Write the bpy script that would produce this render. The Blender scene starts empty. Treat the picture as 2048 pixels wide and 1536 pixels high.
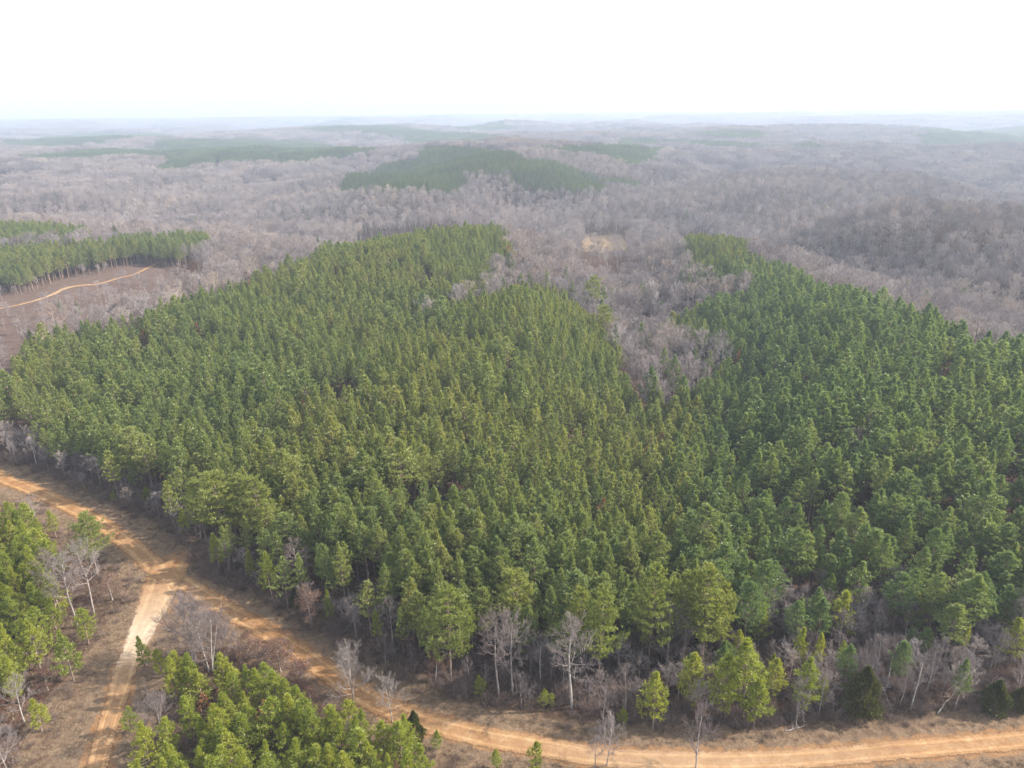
import bpy, math, random
import numpy as np
from mathutils import Vector, Matrix

# ------------------------------------------------------------------ camera, sky, sun, exposure
scene = bpy.context.scene
C = scene.collection
CAM_H = 90.0
PITCH = math.radians(20.9)
ROLL = math.radians(0.60)
FPX = 1420.0                      # focal length in photograph pixels (2048 wide)
cd = bpy.data.cameras.new('camera'); cam = bpy.data.objects.new('camera', cd); C.objects.link(cam)
cam.location = (0, 0, CAM_H)
cd.sensor_width = 36.0; cd.lens = 36.0 * FPX / 2048.0
cd.clip_start = 1.0; cd.clip_end = 80000.0
R_cam = Matrix.Rotation(math.pi / 2 - PITCH, 3, 'X') @ Matrix.Rotation(-ROLL, 3, 'Z')
cam.rotation_euler = R_cam.to_euler()
scene.camera = cam

SUN_EL = math.radians(33)
SUN_AZ = math.radians(5)         # measured from +X towards +Y
world = bpy.data.worlds.new('World'); scene.world = world; world.use_nodes = True
nt = world.node_tree; nt.nodes.clear()
sky = nt.nodes.new('ShaderNodeTexSky'); sky.sky_type = 'NISHITA'; sky.sun_disc = False
sky.sun_elevation = SUN_EL; sky.sun_rotation = math.pi / 2 - SUN_AZ
sky.air_density = 1.0; sky.dust_density = 4.0; sky.altitude = 200
bg = nt.nodes.new('ShaderNodeBackground'); bg.inputs[1].default_value = 0.07
bg2 = nt.nodes.new('ShaderNodeBackground'); bg2.inputs[0].default_value = (0.86, 0.93, 1.0, 1); bg2.inputs[1].default_value = 0.46
add = nt.nodes.new('ShaderNodeAddShader'); wo = nt.nodes.new('ShaderNodeOutputWorld')
nt.links.new(sky.outputs[0], bg.inputs[0]); nt.links.new(bg.outputs[0], add.inputs[0])
nt.links.new(bg2.outputs[0], add.inputs[1]); nt.links.new(add.outputs[0], wo.inputs[0])

sd = bpy.data.lights.new('sun', 'SUN'); sd.energy = 4.7; sd.angle = math.radians(0.9); sd.color = (1.0, 0.93, 0.82)
sun = bpy.data.objects.new('sun', sd); C.objects.link(sun)
sun_dir = Vector((math.cos(SUN_EL) * math.cos(SUN_AZ), math.cos(SUN_EL) * math.sin(SUN_AZ), math.sin(SUN_EL)))
sun.rotation_euler = sun_dir.to_track_quat('Z', 'Y').to_euler()
sun.location = (200, 0, 300)

scene.view_settings.view_transform = 'Standard'; scene.view_settings.look = 'None'
scene.view_settings.exposure = 1.12; scene.view_settings.gamma = 1.0
scene.render.engine = 'CYCLES'
cy = scene.cycles
cy.max_bounces = 6; cy.diffuse_bounces = 3; cy.glossy_bounces = 1; cy.transmission_bounces = 4
cy.volume_bounces = 1; cy.transparent_max_bounces = 8
cy.use_denoising = True
cy.sample_clamp_indirect = 4.0

# ------------------------------------------------------------------ picture <-> place
Rm = np.array(R_cam)
def ray(px, py):
    d = Rm @ np.array([(px - 1024) / FPX, -(py - 768) / FPX, -1.0])
    return d
def at_z(px, py, z):
    d = ray(px, py); t = (z - CAM_H) / d[2]
    return np.array([d[0] * t, d[1] * t, z])
def to_px(P):
    P = np.atleast_2d(P) - np.array([0, 0, CAM_H])
    c = P @ Rm
    w = np.maximum(-c[:, 2], 1e-3)
    return 1024 + FPX * c[:, 0] / w, 768 - FPX * c[:, 1] / w, w

# ------------------------------------------------------------------ terrain height
rng0 = np.random.default_rng(7)
CTRL = [  # (px, py, height of what shows there above the ground, ground height)
 (-200,1500,0,0),(200,1500,0,0),(600,1500,0,0),(1000,1520,0,0),(1400,1520,0,0),(1800,1500,0,0),(2200,1470,0,0),
 (-200,1250,0,0),(280,1250,0,0),(0,1150,0,0.5),(600,1300,0,-0.5),(900,1400,0,-.3),(1300,1420,0,-.8),(1700,1400,0,-.8),(2048,1380,0,-.6),
 (0,955,0,1),(-300,900,0,1),(200,1040,0,0.5),(400,1130,0,0),
 (1500,1150,14,-2.5),(1330,1020,14,-6),(1215,930,14,-9),(1270,820,14,-15),(1290,700,0,-24),(1260,600,0,-28),(1230,540,0,-30),
 (1750,1100,14,-1),(2048,1100,14,0),(2300,1000,14,1),
 (900,1100,14,-1),(700,1000,14,0),(400,850,14,-1),(150,800,14,-1),(0,760,14,-2),(1000,950,14,-3),(850,850,14,0),
 (-250,760,14,-2),(20,700,14,-4),(340,605,14,-3),(560,640,14,-3),(700,490,14,3),(870,455,14,9),(1020,460,14,4),(1000,560,14,-5),
 (860,540,14,2),(600,560,14,0),(900,618,14,-6),(760,690,14,-4),(960,592,14,1),(1060,578,14,3),(1100,640,14,0),(950,720,14,1),(1180,640,14,-9),(1150,760,14,-6),
 (1350,660,14,-17),(1480,740,14,-10),(1500,570,14,-4),(1400,465,14,-2),(1480,500,14,-3),(1700,590,14,5),(1900,650,14,6),(2048,705,14,5),(2300,800,14,4),
 (1700,800,14,3),(1900,900,14,2),(1600,690,14,0),(1600,950,14,-2),
 (2048,620,18,-30),(1850,570,18,-34),(1650,520,18,-38),(1500,475,18,-42),(2300,700,18,-28),
 (1600,442,18,-22),(1700,424,18,-8),(1780,413,18,0),(1900,407,18,2),(2048,403,18,2),(2048,500,18,-14),(1800,480,18,-20),(2400,400,18,2),
 (1350,338,18,-12),(1480,336,18,-10),(1600,337,18,-10),(1750,345,18,-12),(1880,368,18,-22),
 (1700,303,18,-14),(2048,292,18,-8),(1850,312,18,-18),
 (1205,490,0,-32),(1120,520,0,-24),(1050,500,0,-16),
 (930,377,16,-14),(700,374,16,-20),(820,352,16,-4),(760,336,16,-2),(1270,360,16,-11),(1200,352,16,-5),(1320,372,18,-28),(1100,345,16,-2),(900,320,16,4),(1000,303,16,12),(880,293,16,12),(1150,325,16,0),(1250,315,18,-8),
 (250,330,18,-12),(450,325,18,-12),(600,330,18,-16),
 (600,470,18,-24),(450,480,18,-14),(100,433,18,-6),(300,440,18,-12),(-100,432,18,-6),(500,452,18,-26),
 (100,640,0,-9),(250,560,0,-10),(400,540,0,-13),(0,560,0,-8),(120,475,14,-6),(350,472,14,-8),(-200,600,0,-8),(-200,470,14,-6),
 (100,298,16,-4),(400,287,16,0),(700,284,16,-2),(-200,300,18,-8),
]
# valley floors hidden behind crests: (px of the bearing, distance ahead, ground height)
FLOOR = [(1550,760,-52),(1400,730,-50),(1780,735,-52),(1950,750,-52),(2048,750,-50),(2300,800,-48),(1550,1290,-52),(1780,1250,-54),(2048,1120,-54),(1350,1150,-46),
 (1100,740,-46),(1000,640,-42),(1250,760,-46),(870,560,-28),(930,720,-44),(1030,960,-34),(1330,860,-44),(1200,1130,-46),(700,1280,-40),(560,1000,-30),(720,800,-42),(600,640,-40),
 (150,740,-42),(0,720,-42),(350,780,-44),(500,820,-40),(-200,720,-40),(300,1060,-24),(50,1000,-26)]
P = []
for px, py, off, z in CTRL:
    p = at_z(px, py, z + off); P.append((p[0], p[1], z))
for px, Y_, z in FLOOR:
    d_ = ray(px, 400); P.append((d_[0] / d_[1] * Y_, Y_, z))
P = np.array(P)
def warp(x, y):                       # work in log distance so that far relief is as smooth as near relief looks
    r = np.hypot(x, y) + 60.0
    a = np.arctan2(x, y)
    return np.stack([a * 160.0, 160.0 * np.log(r)], -1)
Wc = warp(P[:, 0], P[:, 1])
def kern(A, B):
    d2 = ((A[:, None, :] - B[None, :, :]) ** 2).sum(-1)
    return -np.sqrt(d2 + 9.0 ** 2)
Kc = kern(Wc, Wc)
n = len(P)
M = np.zeros((n + 1, n + 1)); M[:n, :n] = Kc + np.eye(n) * 0.9; M[:n, n] = 1; M[n, :n] = 1
sol = np.linalg.solve(M, np.append(P[:, 2], 0))
def vnoise(x, y, seed):
    xi = np.floor(x).astype(np.int64); yi = np.floor(y).astype(np.int64)
    fx = x - xi; fy = y - yi
    fx = fx * fx * (3 - 2 * fx); fy = fy * fy * (3 - 2 * fy)
    def h(a, b):
        v = (a * 374761393 + b * 668265263 + seed * 1442695041) & 0x7fffffff
        v = ((v ^ (v >> 13)) * 1274126177) & 0x7fffffff
        return ((v ^ (v >> 16)) & 0xffff) / 65535.0
    return (h(xi, yi) * (1 - fx) + h(xi + 1, yi) * fx) * (1 - fy) + (h(xi, yi + 1) * (1 - fx) + h(xi + 1, yi + 1) * fx) * fy
def smooth(a, b, x):
    t = np.clip((x - a) / (b - a), 0, 1); return t * t * (3 - 2 * t)
def height(x, y):
    x = np.asarray(x, float).ravel(); y = np.asarray(y, float).ravel()
    out = np.empty_like(x)
    for i in range(0, len(x), 20000):
        w = warp(x[i:i + 20000], y[i:i + 20000])
        out[i:i + 20000] = kern(w, Wc) @ sol[:n] + sol[n]
    r = np.hypot(x, y)
    far = smooth(1500, 2600, r)
    s = 1.0 + np.minimum(r, 6000) / 20000.0
    fn = (vnoise(x / 620 + 11, y / 420 + 3, 1) - .5) * 62 + (vnoise(x / 260, y / 190, 2) - .5) * 26
    fn += smooth(4000, 11000, r) * (vnoise(x / 3800 + 5, y / 1500 + 9, 3)) * 24 + smooth(3500, 12000, r) * 56 - 14
    out = out * (1 - far) + fn * s * far
    mid = smooth(160, 420, r) * (1 - far)
    out += mid * ((vnoise(x / 85, y / 85, 5) - .5) * (5 + 9 * smooth(450, 900, r)) + (vnoise(x / 38, y / 38, 6) - .5) * 2)
    out += smooth(740, 1000, r) * (1 - far) * (vnoise(x / 150 + 4, y / 105 + 2, 15) - .5) * 24
    near = smooth(60, 130, r) * (1 - smooth(160, 420, r))
    out += near * (vnoise(x / 22, y / 22, 8) - .5) * 0.5
    return np.where(out > 48, 48 + 14 * np.tanh((out - 48) / 30), out)
def hz(x, y): return float(height([x], [y])[0])
def at_ground(px, py, off=0.0):       # where the sight line meets the ground (or a canopy OFF metres above it)
    d = ray(px, py); k = d / math.hypot(d[0], d[1])
    ts = np.concatenate([np.arange(50, 400, 1.5), np.arange(400, 2500, 6), np.arange(2500, 20000, 60)])
    z = CAM_H + k[2] * ts; g = height(k[0] * ts, k[1] * ts) + off
    i = int(np.argmax(z < g))
    if not (z < g).any(): i = len(ts) - 1
    j = max(i - 1, 0); a = z[j] - g[j]; b = g[i] - z[i]; t = ts[j] + (ts[i] - ts[j]) * (a / (a + b) if a + b > 1e-9 else 0)
    return np.array([k[0] * t, k[1] * t])
def poly(pts): return np.array([at_ground(*p) for p in pts])
def inside(Pg, x, y):
    c = np.zeros(x.shape, bool); j = len(Pg) - 1
    for i in range(len(Pg)):
        xi, yi = Pg[i]; xj, yj = Pg[j]
        if yi != yj:
            c ^= ((yi > y) != (yj > y)) & (x < (xj - xi) * (y - yi) / (yj - yi) + xi)
        j = i
    return c

# ------------------------------------------------------------------ materials
def mat(name):
    m = bpy.data.materials.new(name); m.use_nodes = True; t = m.node_tree; t.nodes.clear()
    o = t.nodes.new('ShaderNodeOutputMaterial'); return m, t, o
def N(t, kind, **kw):
    n_ = t.nodes.new(kind)
    for k, v in kw.items():
        if k.startswith('i_'): n_.inputs[int(k[2:]) if k[2:].isdigit() else k[2:].replace('_', ' ')].default_value = v
        else: setattr(n_, k, v)
    return n_
def ramp(t, stops, fac=None):
    r = t.nodes.new('ShaderNodeValToRGB'); e = r.color_ramp.elements
    while len(e) > 1: e.remove(e[-1])
    e[0].position = stops[0][0]; e[0].color = (*stops[0][1], 1)
    for p, c in stops[1:]:
        q = e.new(p); q.color = (*c, 1)
    if fac is not None: t.links.new(fac, r.inputs[0])
    return r
def mixc(t, a, b, fac, blend='MIX'):
    m = t.nodes.new('ShaderNodeMix'); m.data_type = 'RGBA'; m.blend_type = blend
    for s, v in ((m.inputs[0], fac), (m.inputs[6], a), (m.inputs[7], b)):
        if hasattr(v, 'links') or hasattr(v, 'is_linked'): t.links.new(v, s)
        elif isinstance(v, (int, float)): s.default_value = v
        else: s.default_value = (*v, 1)
    return m.outputs[2]

def foliage(name, stops, trans=0.45, patch=None):
    """needle or leaf material: colour differs from tree to tree and from clump to clump"""
    m, t, o = mat(name)
    oi = N(t, 'ShaderNodeObjectInfo'); geo = N(t, 'ShaderNodeNewGeometry')
    r1 = ramp(t, stops, oi.outputs['Random'])
    vary = ramp(t, [(0, (.62, .66, .6)), (.5, (1, 1, 1)), (1, (1.35, 1.25, 1.1))], geo.outputs['Random Per Island'])
    col = mixc(t, r1.outputs[0], vary.outputs[0], 1.0, 'MULTIPLY')
    if patch:
        tc = N(t, 'ShaderNodeTexNoise', i_2=0.012); tc.inputs['Detail'].default_value = 2
        t.links.new(geo.outputs['Position'], tc.inputs['Vector'])
        rr = ramp(t, [(.42, (0, 0, 0)), (.6, (1, 1, 1))], tc.outputs[0])
        pc = mixc(t, col, patch, 1.0, 'MULTIPLY')
        col = mixc(t, col, pc, rr.outputs[0])
    d = N(t, 'ShaderNodeBsdfDiffuse'); tr = N(t, 'ShaderNodeBsdfTranslucent'); mx = N(t, 'ShaderNodeMixShader', i_0=trans)
    gl = N(t, 'ShaderNodeBsdfGlossy', i_1=.5); gl.inputs[0].default_value = (1, 1, 1, 1); mg = N(t, 'ShaderNodeMixShader', i_0=.035)
    t.links.new(col, d.inputs[0])
    bright = mixc(t, col, (1.35, 1.3, .75), 1.0, 'MULTIPLY'); t.links.new(bright, tr.inputs[0])
    t.links.new(d.outputs[0], mx.inputs[1]); t.links.new(tr.outputs[0], mx.inputs[2])
    t.links.new(mx.outputs[0], mg.inputs[1]); t.links.new(gl.outputs[0], mg.inputs[2]); t.links.new(mg.outputs[0], o.inputs[0])
    return m
def bark(name, stops, vary=.35, scale=1.2, stand=False):
    m, t, o = mat(name)
    oi = N(t, 'ShaderNodeObjectInfo'); tc = N(t, 'ShaderNodeTexCoord'); no = N(t, 'ShaderNodeTexNoise'); no.inputs['Scale'].default_value = scale
    t.links.new(tc.outputs['Object'], no.inputs['Vector'])
    r1 = ramp(t, stops, oi.outputs['Random'])
    r2 = ramp(t, [(.3, (1 - vary,) * 3), (.7, (1 + vary,) * 3)], no.outputs[0])
    col = mixc(t, r1.outputs[0], r2.outputs[0], 1.0, 'MULTIPLY')
    if stand:                                     # oak, beech and poplar woods differ in twig colour from place to place
        geo = N(t, 'ShaderNodeNewGeometry'); n2 = N(t, 'ShaderNodeTexNoise'); n2.inputs['Scale'].default_value = .011; n2.inputs['Detail'].default_value = 4; n2.inputs['Roughness'].default_value = .6
        t.links.new(geo.outputs['Position'], n2.inputs['Vector'])
        col = mixc(t, col, ramp(t, [(.34, (.82, .80, .86)), (.48, (1.08, 1.05, 1.10)), (.6, (1.22, 1.17, 1.18)), (.72, (1.42, 1.33, 1.28))], n2.outputs[0]).outputs[0], 1.0, 'MULTIPLY')
    d = N(t, 'ShaderNodeBsdfDiffuse'); t.links.new(col, d.inputs[0]); t.links.new(d.outputs[0], o.inputs[0])
    return m
M_pine = foliage('pine_needles', [(0, (.173, .215, .064)), (.35, (.205, .241, .068)), (.7, (.236, .267, .074)), (.93, (.271, .286, .077)), (1, (.255, .258, .085))], .45, (.86, .95, 1.05))
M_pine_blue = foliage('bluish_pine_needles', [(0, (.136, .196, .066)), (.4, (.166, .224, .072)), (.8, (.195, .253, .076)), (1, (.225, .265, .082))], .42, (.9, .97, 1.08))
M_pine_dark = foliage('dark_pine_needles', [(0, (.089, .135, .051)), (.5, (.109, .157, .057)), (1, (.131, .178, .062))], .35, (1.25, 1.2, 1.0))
M_young = foliage('young_pine_needles', [(0, (.21, .255, .036)), (.5, (.27, .31, .04)), (1, (.32, .34, .045))], .48)
M_open = foliage('open_grown_pine_needles', [(0, (.197, .238, .057)), (1, (.245, .273, .064))], .45)
M_cedar = foliage('cedar_foliage', [(0, (.06, .075, .018)), (1, (.10, .10, .022))], .25)
M_oak = foliage('dead_oak_leaves', [(0, (.17, .085, .055)), (.5, (.21, .12, .085)), (1, (.16, .075, .05))], .3)
M_rust = foliage('dead_pine_needles', [(0, (.26, .12, .055)), (1, (.30, .16, .08))], .3)
M_pbark = bark('pine_bark', [(0, (.17, .12, .10)), (1, (.24, .18, .15))])
M_gbark = bark('hardwood_bark', [(0, (.25, .21, .195)), (.5, (.31, .27, .25)), (.85, (.40, .37, .34)), (1, (.52, .49, .46))])
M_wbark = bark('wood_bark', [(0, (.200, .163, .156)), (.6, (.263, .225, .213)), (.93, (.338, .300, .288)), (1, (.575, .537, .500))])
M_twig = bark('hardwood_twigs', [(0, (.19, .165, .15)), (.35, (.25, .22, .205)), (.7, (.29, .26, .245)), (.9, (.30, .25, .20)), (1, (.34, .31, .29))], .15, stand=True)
M_ntwig = bark('near_twigs', [(0, (.16, .125, .12)), (.5, (.22, .185, .175)), (1, (.27, .23, .215))], .15)
M_brush = bark('brush_stems', [(0, (.15, .105, .085)), (1, (.24, .18, .155))], .2)
M_straw = bark('dry_grass_blades', [(0, (.22, .16, .10)), (1, (.32, .25, .17))], .2)

def ground_material():
    m, t, o = mat('forest_floor')
    geo = N(t, 'ShaderNodeNewGeometry')
    def noise(s, det=4, rough=.6):
        n_ = N(t, 'ShaderNodeTexNoise'); n_.inputs['Scale'].default_value = s; n_.inputs['Detail'].default_value = det; n_.inputs['Roughness'].default_value = rough
        t.links.new(geo.outputs['Position'], n_.inputs['Vector']); return n_.outputs[0]
    a = N(t, 'ShaderNodeAttribute'); a.attribute_name = 'cover'
    sep = N(t, 'ShaderNodeSeparateColor'); t.links.new(a.outputs['Color'], sep.inputs[0])
    litter = ramp(t, [(.25, (.053, .033, .026)), (.5, (.092, .062, .046)), (.75, (.145, .104, .079))], noise(1.6, 6, .75)).outputs[0]
    red = ramp(t, [(.3, (.065, .036, .025)), (.7, (.115, .066, .046))], noise(.9, 5, .7)).outputs[0]
    lit2 = mixc(t, litter, red, ramp(t, [(.45, (0, 0, 0)), (.62, (1, 1, 1))], noise(.07, 3)).outputs[0])
    straw = ramp(t, [(.25, (.088, .060, .042)), (.45, (.158, .110, .075)), (.6, (.211, .154, .106)), (.8, (.273, .211, .150))], noise(1.5, 9, .85)).outputs[0]
    clay = ramp(t, [(.3, (.220, .114, .053)), (.7, (.282, .167, .088))], noise(.5, 5)).outputs[0]
    # verge weight broken up by noise
    add_ = N(t, 'ShaderNodeMath', operation='ADD'); t.links.new(sep.outputs[0], add_.inputs[0])
    sc = N(t, 'ShaderNodeMath', operation='MULTIPLY_ADD'); t.links.new(noise(.28, 6, .7), sc.inputs[0]); sc.inputs[1].default_value = 1.5; sc.inputs[2].default_value = -.75
    t.links.new(sc.outputs[0], add_.inputs[1])
    fv = ramp(t, [(.38, (0, 0, 0)), (.66, (1, 1, 1))], add_.outputs[0]).outputs[0]
    dirt = ramp(t, [(.38, (.55, .50, .47)), (.5, (.95, .92, .9)), (.66, (1.25, 1.2, 1.1))], noise(.55, 8, .8)).outputs[0]
    c1 = mixc(t, mixc(t, lit2, straw, fv), dirt, 1.0, 'MULTIPLY')
    add2 = N(t, 'ShaderNodeMath', operation='ADD'); t.links.new(sep.outputs[1], add2.inputs[0])
    sc2 = N(t, 'ShaderNodeMath', operation='MULTIPLY_ADD'); t.links.new(noise(.45, 6, .7), sc2.inputs[0]); sc2.inputs[1].default_value = 1.6; sc2.inputs[2].default_value = -.8
    t.links.new(sc2.outputs[0], add2.inputs[1])
    c2 = mixc(t, c1, clay, ramp(t, [(.5, (0, 0, 0)), (.72, (1, 1, 1))], add2.outputs[0]).outputs[0])
    cut = ramp(t, [(.3, (.085, .056, .045)), (.55, (.125, .086, .070)), (.75, (.18, .135, .11))], noise(.3, 8, .8)).outputs[0]
    c3 = mixc(t, c2, cut, sep.outputs[2])
    b = N(t, 'ShaderNodeBsdfDiffuse'); t.links.new(c3, b.inputs[0])
    bp = N(t, 'ShaderNodeBump'); bp.inputs['Distance'].default_value = .35; bp.inputs['Strength'].default_value = .8
    t.links.new(noise(2.2, 5, .75), bp.inputs['Height']); t.links.new(bp.outputs[0], b.inputs['Normal'])
    t.links.new(b.outputs[0], o.inputs[0]); return m
def road_material():
    m, t, o = mat('clay_road')
    geo = N(t, 'ShaderNodeNewGeometry'); uv = N(t, 'ShaderNodeUVMap'); uv.uv_map = 'road'
    sx = N(t, 'ShaderNodeSeparateXYZ'); t.links.new(uv.outputs[0], sx.inputs[0])
    at = N(t, 'ShaderNodeAttribute'); at.attribute_name = 'tone'; ts = N(t, 'ShaderNodeSeparateColor'); t.links.new(at.outputs['Color'], ts.inputs[0])
    def noise(s, det=5, rough=.65, vec=None):
        n_ = N(t, 'ShaderNodeTexNoise'); n_.inputs['Scale'].default_value = s; n_.inputs['Detail'].default_value = det; n_.inputs['Roughness'].default_value = rough
        t.links.new(vec or geo.outputs['Position'], n_.inputs['Vector']); return n_.outputs[0]
    # streaks run along the road
    st = N(t, 'ShaderNodeCombineXYZ'); m1 = N(t, 'ShaderNodeMath', operation='MULTIPLY', i_1=.07); t.links.new(sx.outputs[0], m1.inputs[0])
    m2 = N(t, 'ShaderNodeMath', operation='MULTIPLY', i_1=3.0); t.links.new(sx.outputs[1], m2.inputs[0]); t.links.new(m1.outputs[0], st.inputs[0]); t.links.new(m2.outputs[0], st.inputs[1])
    streak = noise(1.6, 4, .6, st.outputs[0])
    c = ramp(t, [(.28, (.185, .088, .036)), (.5, (.265, .145, .066)), (.7, (.335, .215, .115))], noise(.38, 7, .75)).outputs[0]
    pale = ramp(t, [(.35, (.370, .282, .194)), (.65, (.440, .352, .264))], noise(.8)).outputs[0]
    # wheel tracks: paler compacted sand at |v| about .42, clay and weeds between
    ab = N(t, 'ShaderNodeMath', operation='ABSOLUTE'); t.links.new(sx.outputs[1], ab.inputs[0])
    sb = N(t, 'ShaderNodeMath', operation='SUBTRACT', i_1=.42); t.links.new(ab.outputs[0], sb.inputs[0])
    ab2 = N(t, 'ShaderNodeMath', operation='ABSOLUTE'); t.links.new(sb.outputs[0], ab2.inputs[0])
    ad = N(t, 'ShaderNodeMath', operation='MULTIPLY_ADD', i_1=.42, i_2=-.21); t.links.new(streak, ad.inputs[0])
    ad2 = N(t, 'ShaderNodeMath', operation='ADD'); t.links.new(ab2.outputs[0], ad2.inputs[0]); t.links.new(ad.outputs[0], ad2.inputs[1])
    trk = ramp(t, [(.06, (1, 1, 1)), (.13, (0, 0, 0))], ad2.outputs[0]).outputs[0]
    c = mixc(t, c, mixc(t, c, (1.28, 1.36, 1.38), 1.0, 'MULTIPLY'), trk)
    fine = ramp(t, [(.32, (.62, .6, .58)), (.68, (1.3, 1.3, 1.3))], noise(2.6, 8, .85)).outputs[0]
    c = mixc(t, c, fine, 1.0, 'MULTIPLY')
    c = mixc(t, c, pale, ts.outputs[0])
    weeds = ramp(t, [(.35, (.14, .11, .08)), (.7, (.30, .23, .16))], noise(1.7, 6, .75)).outputs[0]
    wf = N(t, 'ShaderNodeMath', operation='SUBTRACT', i_0=.26); t.links.new(ad2.outputs[0], wf.inputs[1])
    mid = ramp(t, [(0, (1, 1, 1)), (.14, (0, 0, 0))], ab.outputs[0]).outputs[0]
    nz = ramp(t, [(.48, (0, 0, 0)), (.6, (1, 1, 1))], noise(.55, 5, .7)).outputs[0]
    f1 = mixc(t, mid, nz, 1.0, 'MULTIPLY')
    tone_g = N(t, 'ShaderNodeMath', operation='MULTIPLY'); t.links.new(f1, tone_g.inputs[0]); t.links.new(ts.outputs[1], tone_g.inputs[1])
    c = mixc(t, c, weeds, tone_g.outputs[0])
    b = N(t, 'ShaderNodeBsdfDiffuse'); t.links.new(c, b.inputs[0])
    bp = N(t, 'ShaderNodeBump'); bp.inputs['Distance'].default_value = .12; bp.inputs['Strength'].default_value = .7
    t.links.new(streak, bp.inputs['Height']); t.links.new(bp.outputs[0], b.inputs['Normal'])
    # ragged edge where the clay fades into the verge
    e = N(t, 'ShaderNodeMath', operation='MULTIPLY_ADD', i_1=.9, i_2=-.45); t.links.new(noise(.6, 7, .75), e.inputs[0])
    e2 = N(t, 'ShaderNodeMath', operation='ADD'); t.links.new(ab.outputs[0], e2.inputs[0]); t.links.new(e.outputs[0], e2.inputs[1])
    e3 = N(t, 'ShaderNodeMath', operation='ADD'); t.links.new(e2.outputs[0], e3.inputs[0]); t.links.new(ts.outputs[2], e3.inputs[1]); e2 = e3
    al = ramp(t, [(.70, (0, 0, 0)), (.88, (1, 1, 1))], e2.outputs[0]).outputs[0]
    tr = N(t, 'ShaderNodeBsdfTransparent'); mx = N(t, 'ShaderNodeMixShader')
    t.links.new(al, mx.inputs[0]); t.links.new(b.outputs[0], mx.inputs[1]); t.links.new(tr.outputs[0], mx.inputs[2]); t.links.new(mx.outputs[0], o.inputs[0])
    return m
def simple_noise_material(name, stops, s=.3):
    m, t, o = mat(name); geo = N(t, 'ShaderNodeNewGeometry'); n_ = N(t, 'ShaderNodeTexNoise'); n_.inputs['Scale'].default_value = s; n_.inputs['Detail'].default_value = 6; n_.inputs['Roughness'].default_value = .7
    t.links.new(geo.outputs['Position'], n_.inputs['Vector']); b = N(t, 'ShaderNodeBsdfDiffuse'); t.links.new(ramp(t, stops, n_.outputs[0]).outputs[0], b.inputs[0]); t.links.new(b.outputs[0], o.inputs[0]); return m
M_ground = ground_material(); M_road = road_material()

# ------------------------------------------------------------------ mesh helpers
def make_mesh(name, V, faces, mats, midx=None):
    """V (n,3); faces: array (m,3) or (m,4)"""
    me = bpy.data.meshes.new(name)
    V = np.asarray(V, np.float32); F = np.asarray(faces, np.int32); k = F.shape[1]
    me.vertices.add(len(V)); me.vertices.foreach_set('co', V.ravel())
    me.loops.add(F.size); me.loops.foreach_set('vertex_index', F.ravel())
    me.polygons.add(len(F)); me.polygons.foreach_set('loop_start', np.arange(0, F.size, k, dtype=np.int32))
    for m_ in mats: me.materials.append(m_)
    if midx is not None: me.polygons.foreach_set('material_index', np.asarray(midx, np.int32))
    me.update(calc_edges=True)
    return me
def link(name, me, parent=None):
    o = bpy.data.objects.new(name, me); C.objects.link(o)
    if parent is not None: o.parent = parent
    return o
def frusta(S, ns=3):
    """S rows: p0(3) p1(3) r0 r1 -> tube pieces"""
    S = np.asarray(S, float)
    p0, p1, r0, r1 = S[:, :3], S[:, 3:6], S[:, 6:7], S[:, 7:8]
    d = p1 - p0; d /= np.linalg.norm(d, axis=1, keepdims=True) + 1e-9
    up = np.where(np.abs(d[:, 2:3]) > .9, [[1., 0, 0]], [[0, 0, 1.]])
    a = np.cross(d, up); a /= np.linalg.norm(a, axis=1, keepdims=True) + 1e-9; b = np.cross(d, a)
    V = np.empty((len(S), 2 * ns, 3))
    for k in range(ns):
        q = 2 * math.pi * k / ns; w = a * math.cos(q) + b * math.sin(q)
        V[:, k] = p0 + w * r0; V[:, ns + k] = p1 + w * r1
    F = []
    for k in range(ns):
        k2 = (k + 1) % ns; F += [(k, k2, ns + k2), (k, ns + k2, ns + k)]
    F = np.array(F)[None] + (np.arange(len(S)) * 2 * ns)[:, None, None]
    return V.reshape(-1, 3), F.reshape(-1, 3)
def tufts(P_, D, rg, nn=6, ln=.42, w=.10, spread=.8):
    """needle sprays: NN thin triangles from each point"""
    n_ = len(P_); P_ = np.repeat(P_, nn, 0); D = np.repeat(D, nn, 0)
    d = D * 1.0 + rg.normal(size=P_.shape) * spread; d /= np.linalg.norm(d, axis=1, keepdims=True)
    s = np.cross(d, rg.normal(size=P_.shape)); s /= np.linalg.norm(s, axis=1, keepdims=True) + 1e-9
    L = ln * rg.uniform(.7, 1.25, (len(P_), 1))
    a = P_ - s * w; b = P_ + s * w; c = P_ + d * L
    V = np.stack([a, b, c], 1).reshape(-1, 3); F = np.arange(len(V)).reshape(-1, 3)
    return V, F
def join(parts):
    V = []; F = []; I = []; o_ = 0
    for (v, f, mi) in parts:
        V.append(v); F.append(f + o_); I.append(np.full(len(f), mi)); o_ += len(v)
    return np.concatenate(V), np.concatenate(F), np.concatenate(I)

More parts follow.
